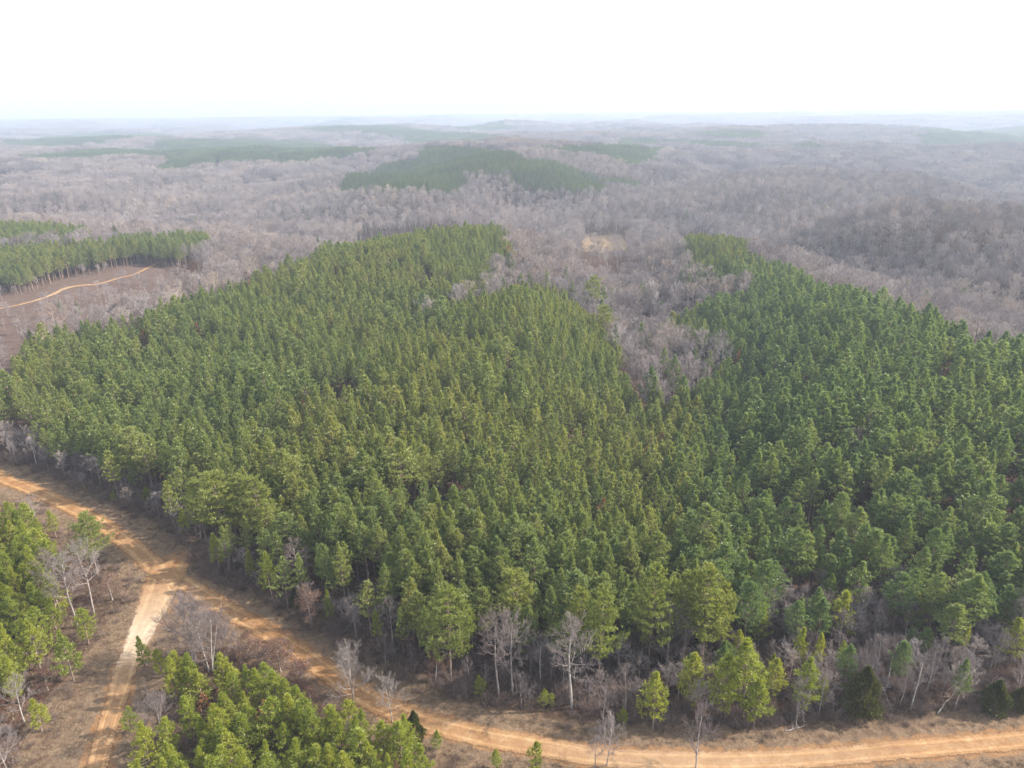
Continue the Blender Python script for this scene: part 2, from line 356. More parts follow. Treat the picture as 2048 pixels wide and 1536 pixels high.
# ------------------------------------------------------------------ tree shapes
def pine_geo(seed, H=16., R=2.4, base=.42, nb=62, per=15, nn=6, ln=.42, w=.085, shape=.75, layered=False, top=0.):
    rg = np.random.default_rng(seed)
    seg = []; lean = rg.normal(0, .012, 2)
    def ax(z): return np.array([lean[0] * z + .08 * math.sin(z * .5 + seed), lean[1] * z, z])
    zs = np.linspace(0, H * .97, 9)
    r0 = H * .0105 + .03
    for a, b in zip(zs[:-1], zs[1:]):
        seg.append([*ax(a), *ax(b), r0 * (1 - a / H) + .015, r0 * (1 - b / H) + .015])
    Vt, Ft = frusta(seg, 6)
    bs = []; TP = []; TD = []
    # a few dead stubs below the crown
    for k in range(7):
        z = H * rg.uniform(base * .55, base); a = rg.uniform(0, 6.28); L = rg.uniform(.4, 1.3); p = ax(z)
        bs.append([*p, *(p + [math.cos(a) * L, math.sin(a) * L, rg.uniform(-.1, .3)]), .02, .008])
    ga = 0
    lob = rg.uniform(.72, 1.25, 7) if not layered else rg.uniform(.5, 1.35, 9)
    for k in range(nb):
        f = (k + rg.uniform(0, 1)) / nb
        f = f ** .92
        if layered: f = min(1, (math.floor(f * 9) + rg.uniform(.1, .45)) / 9)
        z = H * (base + (1 - base) * f) * .985
        # radius profile: widest about a quarter up the crown, pointed or rounded at the tip
        if f < .22: prof = .72 + .28 * (f / .22)
        else: prof = (1 - ((f - .22) / .78) ** (1.15 / shape)) ** shape
        prof = prof * (1 - top) + top * math.sqrt(max(0., 1 - f ** 2.5))
        ga += 2.39996 + rg.normal(0, .25)
        L = R * max(prof, .10) * rg.uniform(.72, 1.15) * lob[int((ga + 1.7 * math.floor(f * 4)) % 6.283 / 6.284 * len(lob))]
        el = math.radians(8 + 42 * f + rg.normal(0, 6))
        if layered: el = math.radians(4 + 22 * f + rg.normal(0, 5))
        d = np.array([math.cos(ga) * math.cos(el), math.sin(ga) * math.cos(el), math.sin(el)])
        p = ax(z); mid_ = p + d * L * .55 + [0, 0, -.03 * L]; end = p + d * L + [0, 0, .12 * L]
        bs.append([*p, *mid_, .035 * (1 - f * .6) + .01, .02]); bs.append([*mid_, *end, .02, .008])
        m_ = max(3, int(per * (.45 + .55 * L / R)))
        s = rg.uniform(.28 if L > .8 else .05, 1.03, m_) ** .8
        base_ = p + (mid_ - p) * np.minimum(s / .55, 1)[:, None] + (end - mid_) * np.clip((s - .55) / .45, 0, 1)[:, None]
        side = np.cross(d, [0, 0, 1]); side /= np.linalg.norm(side)
        lat = rg.normal(0, .20, m_) * L * (1.15 - s * .5)
        q = base_ + side[None] * lat[:, None] + np.array([0, 0, 1])[None] * (rg.normal(.06, .11, m_) * (1 if not layered else .6))[:, None]
        TP.append(q); TD.append(d[None] * .6 + side[None] * np.sign(lat)[:, None] * .4 + np.array([[0, 0, .75]]) + 0 * q)
    z = np.linspace(H * .93, H, 6)
    TP.append(np.stack([ax(q) for q in z])); TD.append(np.tile([[0, 0, 1.4]], (6, 1)))
    TP = np.concatenate(TP); TD = np.concatenate(TD)
    Vn, Fn = tufts(TP, TD, rg, nn, ln, w)
    Vb, Fb = frusta(bs, 3)
    return (Vt, Ft), (Vb, Fb), (Vn, Fn)

def bare_geo(seed, H=17., R=4., clear=.35, limbs=12, fan=(5, 4, 4), tw=.016, rise=.8, leaves=0, leaf_size=.11, r0=None, forks=1, levels=3, puff=0.):
    rg = np.random.default_rng(seed); trunk = []; br = []; tips = []
    r0 = r0 or H * .0125 + .02
    def grow(p, d, L, r, lv):
        k = 3 if lv == 0 else 2
        pts = [p]; dd = d.copy()
        for i in range(k):
            dd = dd + rg.normal(0, .13, 3) + np.array([0, 0, .10 * rise]); dd /= np.linalg.norm(dd)
            pts.append(pts[-1] + dd * L / k)
        rr = np.linspace(r, max(tw * .7, r * .35), k + 1)
        for i in range(k): br.append([*pts[i], *pts[i + 1], rr[i], rr[i + 1]])
        tips.append(pts[-1])
        if lv >= levels: return
        nn = fan[lv]
        for j in range(nn):
            t = .25 + .75 * (j + rg.uniform(.2, .9)) / nn; t = min(t, .98)
            i = min(int(t * k), k - 1); q = pts[i] + (pts[i + 1] - pts[i]) * (t * k - i)
            ang = rg.uniform(.45, .95); az = rg.uniform(0, 6.28)
            a = np.cross(dd, [0.3, .2, 1]); a /= np.linalg.norm(a); b = np.cross(dd, a)
            nd = dd * math.cos(ang) + (a * math.cos(az) + b * math.sin(az)) * math.sin(ang); nd[2] += .22 * rise; nd /= np.linalg.norm(nd)
            grow(q, nd, L * rg.uniform(.42, .62) * (1.1 - .35 * t), max(tw, r * .5), lv + 1)
    for s in range(forks):
        off = np.zeros(3) if forks == 1 else np.array([*rg.normal(0, .35, 2), 0])
        ln_ = rg.normal(0, .02 if forks == 1 else .12, 2)
        def ax(z): return off + np.array([ln_[0] * z + .12 * math.sin(z * .45 + seed), ln_[1] * z + .12 * math.cos(z * .38 + s), z])
        h = H * (1 if s == 0 else rg.uniform(.75, .95)); zs = np.linspace(0, h * .86, 9)
        rb = r0 if forks == 1 else r0 * .75
        for a, b in zip(zs[:-1], zs[1:]): trunk.append([*ax(a), *ax(b), rb * (1 - .85 * a / h), rb * (1 - .85 * b / h)])
        nl = max(4, int(limbs / forks ** .6)); az = rg.uniform(0, 6)
        for k in range(nl):
            f = (k + rg.uniform(.1, .9)) / nl; z = h * (clear + (.86 - clear) * f); az += 2.4 + rg.normal(0, .35)
            el = math.radians(22 + 50 * f * rise + rg.normal(0, 7))
            d = np.array([math.cos(az) * math.cos(el), math.sin(az) * math.cos(el), math.sin(el)])
            L = (R * (1.0 - .18 * abs(f - .35)) if f < .75 else R * (1.15 - .5 * f)) * rg.uniform(.8, 1.15)
            if puff:                       # limbs end on a rounded crown outline
                q_ = (ax(z) - np.array([off[0], off[1], h * (1 - puff)])) / [R, R, h * puff]; e_ = d / [R, R, h * puff]
                A2 = e_ @ e_; B2 = q_ @ e_; C2 = q_ @ q_ - 1; D2 = B2 * B2 - A2 * C2
                L = ((-B2 + math.sqrt(D2)) / A2 if D2 > 0 and C2 < 0 else L * .5) * rg.uniform(.72, .92)
            L = min(L, (h * 1.02 - z) / max(math.sin(el), .35) * .98 + .3)
            grow(ax(z), d, L, rb * (1 - .8 * f) * .55, 0)
        grow(ax(h * .86), np.array([0, 0, 1.]), h * .14, rb * .22, 1)
    Vt, Ft = frusta(trunk, 6); Vb, Fb = frusta(br, 3)
    out = [(Vt, Ft), (Vb, Fb)]
    if leaves:
        T = np.array(tips); idx = rg.integers(0, len(T), leaves)
        q = T[idx] + rg.normal(0, .28, (leaves, 3)); D = rg.normal(size=(leaves, 3))
        out.append(tufts(q, D, rg, 2, leaf_size * 1.8, leaf_size * .6, .5))
    else: out.append(None)
    return out
def cedar_geo(seed, H=8., R=2.4, n_=2600):
    rg = np.random.default_rng(seed)
    f = rg.uniform(0, 1, n_) ** .8; az = rg.uniform(0, 6.283, n_)
    lob = 1 + .26 * np.sin(az * 3 + f * 9 + seed) + .2 * np.sin(az * 5 - f * 17)
    rad = R * np.where(f < .2, .75 + f * 1.25, (1 - ((f - .2) / .8) ** 1.5)) * lob * rg.uniform(.72, 1.05, n_)
    q = np.stack([np.cos(az) * rad, np.sin(az) * rad, .04 * H + f * H * .95], -1)
    D = np.stack([np.cos(az) * .7, np.sin(az) * .7, np.full(n_, .8)], -1)
    Vn, Fn = tufts(q, D, rg, 4, .36, .09, .5)
    seg = [[0, 0, 0, 0, 0, H * .5, .11, .06], [0, 0, H * .5, 0, 0, H * .95, .06, .01]]
    bs = [[0, 0, z, math.cos(a) * R * .6 * (1 - z / H), math.sin(a) * R * .6 * (1 - z / H), z + .6, .03, .01] for z, a in zip(rg.uniform(.3, H * .8, 16), rg.uniform(0, 6.28, 16))]
    return frusta(seg, 6), frusta(bs, 3), (Vn, Fn)

def proto(kind, gs, mats):
    """trunk mesh, and crown mesh holding boughs and foliage"""
    (Vt, Ft), (Vb, Fb), nd = gs
    tm = make_mesh(kind + '_trunk', Vt, Ft, [mats[0]])
    parts = [(Vb, Fb, 0)]
    if nd is not None: parts.append((*nd, 1))
    V, F, I = join(parts)
    cm = make_mesh(kind + '_crown', V, F, [mats[1]] + ([mats[2]] if nd is not None else []), I)
    h = max(V[:, 2].max(), Vt[:, 2].max())
    return tm, cm, float(h)
def merged(name, gs, mats):
    (Vt, Ft), (Vb, Fb), nd = gs
    parts = [(Vt, Ft, 0), (Vb, Fb, 1)]
    if nd is not None: parts.append((*nd, 2))
    V, F, I = join(parts)
    return make_mesh(name, V, F, mats, I)

PM = [M_pbark, M_pbark, M_pine]
plant = [proto('pine', pine_geo(100 + i, 16, 2.5 + .35 * (i % 3), .36 + .05 * (i % 3), nb=74, per=17, ln=.46, w=.07, shape=[.85, .70, .98][i % 3]), PM) for i in range(7)]
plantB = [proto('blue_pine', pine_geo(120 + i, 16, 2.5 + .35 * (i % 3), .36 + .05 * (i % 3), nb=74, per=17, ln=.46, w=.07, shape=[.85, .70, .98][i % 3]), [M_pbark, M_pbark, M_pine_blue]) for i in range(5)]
bigp = [proto('mature_pine', pine_geo(200 + i, 20, 4.3, .36, nb=110, per=20, nn=7, ln=.5, w=.075, shape=.8, layered=True, top=.3), [M_pbark, M_pbark, M_open]) for i in range(3)]
slimp = [proto('edge_pine', pine_geo(230 + i, 12, 2.4, .25, nb=52, per=15, nn=7, ln=.45, w=.06, shape=1.0, top=.3), [M_pbark, M_pbark, M_young]) for i in range(4)]
youngp = [proto('young_pine', pine_geo(300 + i, 8.5, 1.65 + .2 * (i % 3), .18, nb=44, per=15, nn=7, ln=.40, w=.05, shape=[.92, .75, 1.05][i % 3]), [M_pbark, M_pbark, M_young]) for i in range(6)]
rustp = [proto('dying_pine', pine_geo(360, 8, 1.6, .3, nb=30, per=9, nn=5), [M_pbark, M_pbark, M_rust])]
HB = [M_gbark, M_ntwig]
tallb = [proto('tall_bare', bare_geo(400 + i, 17, 3.5, .40, 17, (6, 5, 4), tw=.012, puff=.34, r0=.19), HB) for i in range(4)]
wideb = [proto('wide_bare', bare_geo(420 + i, 12, 4.9, .16, 19, (6, 5, 5), tw=.011, rise=1.0, puff=.46, r0=.16), HB) for i in range(3)]
smallb = [proto('small_bare', bare_geo(440 + i, 9, 2.3, .22, 15, (6, 4, 3), tw=.010, rise=1.1, puff=.42, r0=.085), HB) for i in range(4)]
multib = [proto('multi_bare', bare_geo(460 + i, 11, 4.6, .20, 26, (6, 5, 4), tw=.011, rise=.9, forks=3, puff=.42), HB) for i in range(2)]
oaks = [proto('brown_oak', bare_geo(480 + i, 8, 2.7, .18, 12, (5, 4, 2), tw=.014, leaves=1500, levels=3), [M_gbark, M_ntwig, M_oak]) for i in range(3)]
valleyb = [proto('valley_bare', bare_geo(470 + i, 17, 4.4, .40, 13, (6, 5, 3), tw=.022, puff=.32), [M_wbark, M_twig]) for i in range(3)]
cedars = [proto('cedar', cedar_geo(500 + i, 8, 2.3), [M_pbark, M_pbark, M_cedar]) for i in range(2)]

# lower-detail meshes for the woods that read as one mass
pine_mid = [merged('wood_pine_%d' % i, pine_geo(600 + i, 16, 2.4 + .35 * (i % 3), .40, nb=44, per=10, nn=5, ln=.58, w=.13, shape=[.88, .72, 1.0][i % 3]), [M_pbark, M_pbark, M_pine]) for i in range(6)]
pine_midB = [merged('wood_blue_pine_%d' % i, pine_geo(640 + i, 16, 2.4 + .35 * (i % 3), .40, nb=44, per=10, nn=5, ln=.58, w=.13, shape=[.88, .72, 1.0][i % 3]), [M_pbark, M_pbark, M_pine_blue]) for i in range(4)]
rust_mid = merged('wood_dying_pine', pine_geo(690, 14, 1.8, .45, nb=30, per=6, nn=4, ln=.5, w=.12), [M_pbark, M_pbark, M_rust])
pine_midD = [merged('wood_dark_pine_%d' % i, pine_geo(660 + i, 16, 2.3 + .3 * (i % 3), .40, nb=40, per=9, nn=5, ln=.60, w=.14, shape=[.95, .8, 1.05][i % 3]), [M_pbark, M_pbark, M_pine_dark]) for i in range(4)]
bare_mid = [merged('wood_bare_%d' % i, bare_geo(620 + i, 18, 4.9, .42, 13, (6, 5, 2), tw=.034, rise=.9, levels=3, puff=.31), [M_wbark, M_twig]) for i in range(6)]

# ------------------------------------------------------------------ tagging
def tag(o, label=None, cat=None, group=None, kind=None):
    if label: o['label'] = label
    if cat: o['category'] = cat
    if group: o['group'] = group
    if kind: o['kind'] = kind
    return o
CROWN = {'bare_tree': 'branches'}
def tree(name, pr, x, y, h, label, cat, group=None, rz=None, wide=1.0, z=None):
    tm, cm, ph = pr
    r = bpy.data.objects.new(name, None); C.objects.link(r)
    r.empty_display_size = .5
    r.location = (x, y, (hz(x, y) if z is None else z) - .08)
    r.rotation_euler = (0, 0, rz if rz is not None else random.uniform(0, 6.28))
    s = h / ph; r.scale = (s * wide, s * wide, s)
    tag(r, label, cat, group)
    link('trunk', tm, r); link(CROWN.get(name, 'crown'), cm, r)
    return r
random.seed(5)

# ------------------------------------------------------------------ roads (centre lines on the ground)
def ribbon_line(pts, step=1.0):
    W = np.array([at_ground(px, py) for px, py, *_ in pts]); A = np.array([p[2:] for p in pts], float)
    # Catmull-Rom through the points
    out = []; att = []
    for i in range(len(W) - 1):
        p0 = W[max(i - 1, 0)]; p1 = W[i]; p2 = W[i + 1]; p3 = W[min(i + 2, len(W) - 1)]
        k = max(2, int(np.linalg.norm(p2 - p1) / step))
        for j in range(k):
            t = j / k
            out.append(.5 * ((2 * p1) + (-p0 + p2) * t + (2 * p0 - 5 * p1 + 4 * p2 - p3) * t * t + (-p0 + 3 * p1 - 3 * p2 + p3) * t ** 3))
            att.append(A[i] * (1 - t) + A[i + 1] * t)
    out.append(W[-1]); att.append(A[-1])
    return np.array(out), np.array(att)
def ribbon(name, pts, lift, mats, na=16, step=1.0):
    L, A = ribbon_line(pts, step)
    T = np.gradient(L, axis=0); T /= np.linalg.norm(T, axis=1, keepdims=True); Nn = np.stack([-T[:, 1], T[:, 0]], -1)
    s = np.concatenate([[0], np.cumsum(np.linalg.norm(np.diff(L, axis=0), axis=1))])
    v = np.linspace(-1, 1, na)
    XY = L[:, None, :] + Nn[:, None, :] * (v[None, :, None] * A[:, None, 0:1])
    Z = height(XY[..., 0], XY[..., 1]).reshape(XY.shape[:2]) + lift
    rut = -.07 * np.exp(-((np.abs(v) - .42) / .12) ** 2) + .03; Z = Z + rut[None] * 1.0
    V = np.concatenate([XY, Z[..., None]], -1).reshape(-1, 3)
    i, j = np.meshgrid(np.arange(len(L) - 1), np.arange(na - 1), indexing='ij'); a = (i * na + j).ravel()
    F = np.stack([a, a + na, a + na + 1, a + 1], -1)
    me = make_mesh(name, V, F, mats)
    uv = me.uv_layers.new(name='road'); UV = np.stack([np.repeat(s, na), np.tile(v, len(L))], -1)
    uv.data.foreach_set('uv', UV[F.ravel()].astype(np.float32).ravel())
    at_ = me.color_attributes.new('tone', 'FLOAT_COLOR', 'POINT')
    tone = np.stack([np.repeat(A[:, 1], na), np.repeat(A[:, 2], na), np.repeat(np.maximum(np.clip(1 - s / 3.5, 0, 1), np.clip(1 - (s[-1] - s) / 3.5, 0, 1)), na), np.ones(len(V))], -1)
    at_.data.foreach_set('color', tone.astype(np.float32).ravel())
    o = link(name, me); tag(o, kind='structure'); me.polygons.foreach_set('use_smooth', np.ones(len(F), bool))
    return o, L, A
# (px, py, half width, paleness, weeds in the middle)
main_road = [(-330,840,2.46,0,.3),(-120,905,2.46,0,.3),(0,955,2.54,0,.3),(60,978,2.54,0,.3),(140,1014,2.54,0,.3),(205,1050,2.54,0,.3),(270,1098,2.54,.05,.3),(325,1145,2.71,.1,.2),(385,1178,2.54,.1,.4),(450,1217,2.38,.05,.5),
 (530,1262,2.30,0,.5),(610,1312,2.30,0,.3),(680,1362,2.38,0,.2),(745,1402,2.46,.05,.2),(820,1434,2.46,.05,.2),(900,1458,2.54,.1,.1),(1000,1480,2.54,.1,.1),(1100,1497,2.50,.15,.1),(1200,1514,2.35,.25,.1),(1320,1521,2.3,.3,.1),
 (1450,1523,2.25,.25,.3),(1600,1518,2.2,.2,.3),(1720,1508,2.2,.2,.4),(1850,1496,2.2,.1,.6),(2060,1478,2.2,.1,.7),(2400,1432,2.2,.1,.6)]
spur_road = [(352,1112,4.4,0,0),(330,1160,4.8,.1,0),(306,1218,3.8,.5,0),(285,1262,2.9,.95,0),(266,1305,2.6,.8,0),(250,1342,2.4,.2,.1),(235,1395,2.2,.1,.7),(216,1455,2.0,.1,1),(200,1510,1.9,.1,1),(180,1600,1.8,.1,1)]
mainR, ML, MA = ribbon('dirt_road', main_road, .07, [M_road])
spurR, SL, SA = ribbon('dirt_track', spur_road, .095, [M_road])
hill_track = [(-160,640,1.53,0.17,.2),(0,618,1.87,0.21,.2),(60,605,1.87,0.24,.2),(100,592,1.95,0.32,0),(130,578,2.21,0.32,0),(160,572,1.95,0.17,.1),(200,568,1.70,0.21,.2),(240,556,1.70,0.17,.3),(272,548,1.53,0.14,.3),(330,520,1.02,0.00,.6)]
hillR, HL, HA = ribbon('hill_track', hill_track, .25, [M_road], na=8, step=3)

def road_dist(x, y):
    Q = np.concatenate([ML, SL]); d = np.full(x.shape, 1e9)
    near = (np.hypot(x, y) < 330)
    xs, ys = x[near], y[near]; dd = np.full(xs.shape, 1e9)
    for i in range(0, len(Q), 2): dd = np.minimum(dd, np.hypot(xs - Q[i, 0], ys - Q[i, 1]))
    d[near] = dd; return d
def hill_dist(x, y):
    d = np.full(x.shape, 1e9)
    for q in HL: d = np.minimum(d, np.hypot(x - q[0], y - q[1]))
    return d

# ------------------------------------------------------------------ woods: outlines
STAND = poly([(-420,850,0),(-150,885,0),(58,915,0),(181,979,0),(300,1010,0),(345,1060,0),(395,1130,0),(500,1185,0),(570,1205,0),(640,1262,0),(720,1285,0),(800,1300,0),(900,1345,0),(1000,1335,0),(1100,1350,0),(1200,1345,0),
 (1280,1300,0),(1400,1310,0),(1490,1290,0),(1600,1280,0),(1700,1280,0),(1760,1290,0),(1850,1320,0),(1960,1315,0),(2060,1285,0),(2450,1215,0),(3300,1080,0),
 (2450,860,14),(2200,760,14),(2048,692,14),(1900,640,14),(1800,600,14),(1650,557,14),(1550,522,14),(1490,500,14),(1440,470,14),(1410,457,14),(1355,463,14),
 (1365,500,17),(1385,538,18),(1440,535,18),(1520,540,18),(1510,560,17),(1430,580,15),(1370,635,12),(1322,662,8),(1318,690,4),(1400,695,8),(1440,735,8),(1418,768,8),(1372,790,8),(1335,820,8),(1300,835,8),
 (1272,800,10),(1245,760,10),(1225,700,10),(1190,640,12),(1140,585,14),(1060,572,14),(970,585,14),(920,600,14),(850,640,10),(800,640,12),(870,605,12),(960,590,10),(992,560,12),(990,530,13),(1012,490,14),(1024,458,14),(1005,452,14),(730,452,14),(700,478,14),(600,522,14),(470,565,14),(340,602,14),(200,642,14),(60,670,14),(20,690,14),(60,742,2),(50,752,14),(-100,755,14),(-420,790,14)])
LEFT2 = poly([(-400,640,0),(-150,612,0),(0,592,0),(60,590,0),(110,570,0),(150,555,0),(210,545,0),(265,530,0),(310,515,8),(360,495,15),(410,474,17),(425,464,17),(330,468,15),(200,480,14),(100,487,14),(0,492,14),(-200,500,14),(-400,505,14)])
LEFT3 = poly([(-300,478,18),(0,470,18),(100,464,18),(185,452,18),(100,446,14),(0,445,14),(-300,446,14)])
RIDGE = poly([(672,374,16),(720,379,17),(800,380,17),(915,381,17),(935,362,17),(930,343,17),(1015,345,17),(1045,374,17),(1120,376,17),(1200,374,17),(1288,366,16),(1262,350,15),(1150,334,15),(1050,315,15),(1000,300,15),(900,290,15),(845,292,15),(830,318,15),(760,330,15),(690,352,14)])
FAR = [poly(p) for p in (
 [(300,338,16),(420,330,16),(560,322,16),(700,312,16),(760,298,15),(650,287,15),(450,278,15),(330,282,15),(190,298,16),(20,310,16),(60,318,16),(200,312,16),(330,318,16)],
 [(60,292,16),(200,290,16),(330,276,16),(345,270,15),(200,263,15),(90,272,15),(0,285,16)],
 [(620,268,16),(800,274,16),(1000,278,16),(1000,272,15),(860,262,15),(640,260,15)],
 [(1050,296,16),(1120,306,16),(1220,312,16),(1250,322,16),(1300,322,16),(1330,298,15),(1200,293,15),(1060,290,15)],
 [(1250,290,16),(1450,296,16),(1640,296,16),(1640,288,15),(1400,279,15),(1230,278,15)],
 [(480,284,16),(650,290,16),(640,280,15),(500,277,15)],
 [(560,251,16),(700,254,16),(720,250,15),(590,247,15)],
 [(900,258,16),(1000,262,16),(1040,256,15),(920,253,15)],
 [(1380,275,16),(1520,279,16),(1560,268,15),(1400,265,15)],
 [(1830,278,16),(2048,290,16),(2250,285,16),(2250,258,15),(2000,254,15),(1850,264,15)],
 [(-300,290,16),(-20,284,16),(20,270,15),(-300,272,15)],
)]
FIELD = poly([(1160,503,0),(1205,506,0),(1252,502,0),(1256,484,0),(1244,470,0),(1200,472,0),(1166,469,0)])
GAP = poly([(-420,780,14),(-100,752,14),(70,750,14),(62,700,0),(20,690,4),(-100,690,0),(-420,720,0)])
FRONT = poly([(1154,500,0),(1266,500,0),(1262,565,0),(1158,565,0)])
CUT = poly([(-400,700,0),(0,760,0),(60,730,0),(200,680,0),(330,640,0),(420,600,0),(420,560,0),(330,520,0),(280,515,0),(210,535,0),(150,550,0),(110,562,0),(0,585,0),(-400,640,0)])

# ------------------------------------------------------------------ ground sheet
rows = np.concatenate([np.geomspace(28, 60, 20, endpoint=False), np.geomspace(60, 210, 250, endpoint=False), np.geomspace(210, 1500, 240, endpoint=False), np.geomspace(1500, 40000, 160)])
cols = np.radians(np.linspace(-68, 68, 560))
Rr, Aa = np.meshgrid(rows, cols, indexing='ij')
GX = (Rr * np.sin(Aa)).ravel(); GY = (Rr * np.cos(Aa)).ravel(); GZ = height(GX, GY)
nc = len(cols); i, j = np.meshgrid(np.arange(len(rows) - 1), np.arange(nc - 1), indexing='ij'); a = (i * nc + j).ravel()
F = np.stack([a, a + 1, a + nc + 1, a + nc], -1)
gme = make_mesh('ground', np.stack([GX, GY, GZ], -1), F, [M_ground]); gme.polygons.foreach_set('use_smooth', np.ones(len(F), bool))
dr = road_dist(GX, GY)
verge = np.exp(-np.maximum(dr - 3.5, 0) / 5.5)
island = poly([(345,1180,0),(430,1225,0),(520,1280,0),(480,1300,0),(350,1290,0),(310,1260,0)])
yard = poly([(330,1120,0),(420,1180,0),(360,1200,0),(350,1250,0),(310,1260,0),(265,1250,0),(280,1180,0),(300,1130,0)])
spurv = inside(poly([(30,1536,0),(50,1430,0),(130,1360,0),(190,1290,0),(225,1230,0),(260,1250,0),(240,1380,0),(190,1536,0),(120,1640,0),(0,1640,0)]), GX, GY)
verge = np.maximum(verge, inside(island, GX, GY) * .75); verge = np.maximum(verge, spurv * .62)
clay = np.exp(-np.maximum(dr - 2.3, 0) / 1.1) * .7; clay = np.maximum(clay, inside(yard, GX, GY) * .6)
cutv = inside(CUT, GX, GY).astype(float)
col = gme.color_attributes.new('cover', 'FLOAT_COLOR', 'POINT')
col.data.foreach_set('color', np.stack([verge, clay, cutv, np.ones_like(cutv)], -1).astype(np.float32).ravel())
tag(link('ground', gme), kind='structure')

# field in the valley
x0, x1 = FIELD[:, 0].min(), FIELD[:, 0].max(); y0, y1 = FIELD[:, 1].min(), FIELD[:, 1].max()
fx, fy = np.meshgrid(np.arange(x0, x1, 4), np.arange(y0, y1, 4), indexing='ij'); sh = fx.shape
fz = height(fx, fy).reshape(sh) + .12
k = (np.arange(sh[0] - 1)[:, None] * sh[1] + np.arange(sh[1] - 1)[None]).ravel(); Ff = np.stack([k, k + sh[1], k + sh[1] + 1, k + 1], -1)
cx = fx.ravel()[Ff].mean(1); cyy = fy.ravel()[Ff].mean(1); Ff = Ff[inside(FIELD, cx, cyy)]
fme = make_mesh('field', np.stack([fx.ravel(), fy.ravel(), fz.ravel()], -1), Ff, [simple_noise_material('straw_field', [(.3, (.166, .115, .069)), (.7, (.228, .166, .101))], .08)])
tag(link('field', fme), kind='structure')

# ------------------------------------------------------------------ hand-placed trees, one call each
HAND = []
def put(name, pr, bx, by, ty, label, cat='tree', group=None, wide=1.0, rz=None, hmul=1.0):
    """base at picture point (bx, by) on the ground; TY is the row its top reaches, which gives its real height"""
    g = at_ground(bx, by); z = hz(*g)
    d = ray(bx, ty); t = math.hypot(*g) / math.hypot(d[0], d[1]); h = (CAM_H + d[2] * t - z) * hmul
    h = max(h, 1.5)
    HAND.append((g[0], g[1], h))
    return tree(name, pr, g[0], g[1], h, label, cat, group, rz, wide, z)
exec_list = []
B, PN, YP, CE, OK_ = 'bare_tree', 'pine_tree', 'young_pine_tree', 'cedar_tree', 'brown_leaved_oak'
# bare hardwoods along the road
put(B, tallb[0], 996, 1401, 1216, 'tall leafless tree, left one of the pale pair at the stand edge')
put(B, tallb[1], 1024, 1394, 1213, 'tall leafless tree with a thick pale trunk, right one of the pale pair')
put(B, tallb[2], 1141, 1418, 1226, 'tall leafless tree with spreading limbs alone in front of the tall pines', wide=1.25)
put(B, smallb[0], 1249, 1428, 1319, 'slim white leafless tree beside the young pines by the road bend')
put(B, tallb[3], 1080, 1370, 1258, 'thin grey leafless tree between the pale pair and the spreading tree')
put(B, wideb[0], 708, 1411, 1284, 'broad leafless tree standing right at the inner edge of the clay road', wide=.9)
put(B, smallb[1], 783, 1446, 1346, 'small leafless tree just right of the broad one on the inner road edge', wide=1.1)
put(B, smallb[2], 1215, 1531, 1428, 'small grey leafless tree on the near side of the clay road', wide=1.15)
put(B, smallb[3], 1190, 1536, 1450, 'thin sapling beside the small grey tree on the near roadside')
put(B, tallb[0], 713, 1281, 1184, 'leaning leafless tree at the stand edge above the broad roadside tree')
put(B, tallb[1], 737, 1240, 1155, 'slender leafless tree rising among the pines behind the leaning one')
put(B, tallb[2], 785, 1293, 1186, 'reddish leafless tree in front of the brown undergrowth at the stand edge')
put(B, tallb[3], 603, 1190, 1066, 'bright white leafless tree right beside the large pine clump', wide=1.1)
put(B, wideb[1], 1333, 1349, 1193, 'leafless tree with long drooping white limbs below the tall yellowish pines', wide=.75)
put(B, smallb[0], 1391, 1535, 1408, 'reddish leafless tree standing on the near side of the road by the bend', wide=1.1)
put(B, smallb[1], 1603, 1443, 1373, 'small pale leafless tree above the fallen limbs')
put(B, tallb[0], 1799, 1416, 1322, 'straight pale trunk, left of the two in the open brush by the cedar')
put(B, tallb[1], 1822, 1419, 1291, 'leaning pale leafless tree, right of the two in the open brush by the cedar')
put(B, wideb[2], 1912, 1395, 1285, 'broad crooked white leafless tree in the thicket by the road', wide=.85)
put(B, tallb[2], 2022, 1310, 1178, 'tall silvery leafless tree at the end of the thicket', wide=1.2)
put(B, tallb[3], 1772, 1372, 1252, 'silvery leafless tree with a feathery crown behind the cedar', wide=1.1)
put(B, smallb[2], 1725, 1350, 1272, 'dense grey leafless tree directly behind the cedar')
put(B, smallb[3], 1527, 1292, 1217, 'small leafless tree in the dark gap right of the tall pines')
put(B, tallb[0], 1570, 1292, 1203, 'pinkish leafless tree in the dark gap between pines', wide=1.1)
put(B, smallb[0], 1673, 1252, 1186, 'small pinkish leafless tree in shade below the dense pines')
put(B, smallb[1], 1870, 1350, 1262, 'grey leafless tree left of the crooked white one')
put(B, smallb[2], 2035, 1390, 1290, 'grey leafless tree among vines at the far end of the thicket')
put(B, multib[0], 385, 1322, 1172, 'many stemmed leafless tree on the grassy island between the road and the track', wide=1.0)
put(B, multib[1], 420, 1345, 1195, 'second many stemmed leafless tree, on the young pine side of the island', wide=.85)
put(B, wideb[0], 325, 1482, 1368, 'round domed leafless tree among the young pines beside the track', wide=.95)
put(B, tallb[3], 154, 1256, 1085, 'tall white leafless tree in the clump beside the umbrella pine', wide=1.05)
put(B, tallb[2], 120, 1225, 1080, 'leafless tree at the back of the clump near the umbrella pine', wide=1.1)
put(B, tallb[1], 190, 1225, 1062, 'feathery leafless tree directly in front of the umbrella pine', wide=1.2)
put(B, smallb[3], 80, 1328, 1262, 'small pale leafless tree in front of the left young pines', wide=1.3)
put(B, smallb[0], 50, 1442, 1335, 'thin leafless tree beside the brown leaved oak at the left', wide=1.2)
put(B, wideb[1], 14, 1540, 1425, 'leafless tree in the lowest left corner of the clearing', wide=.9)
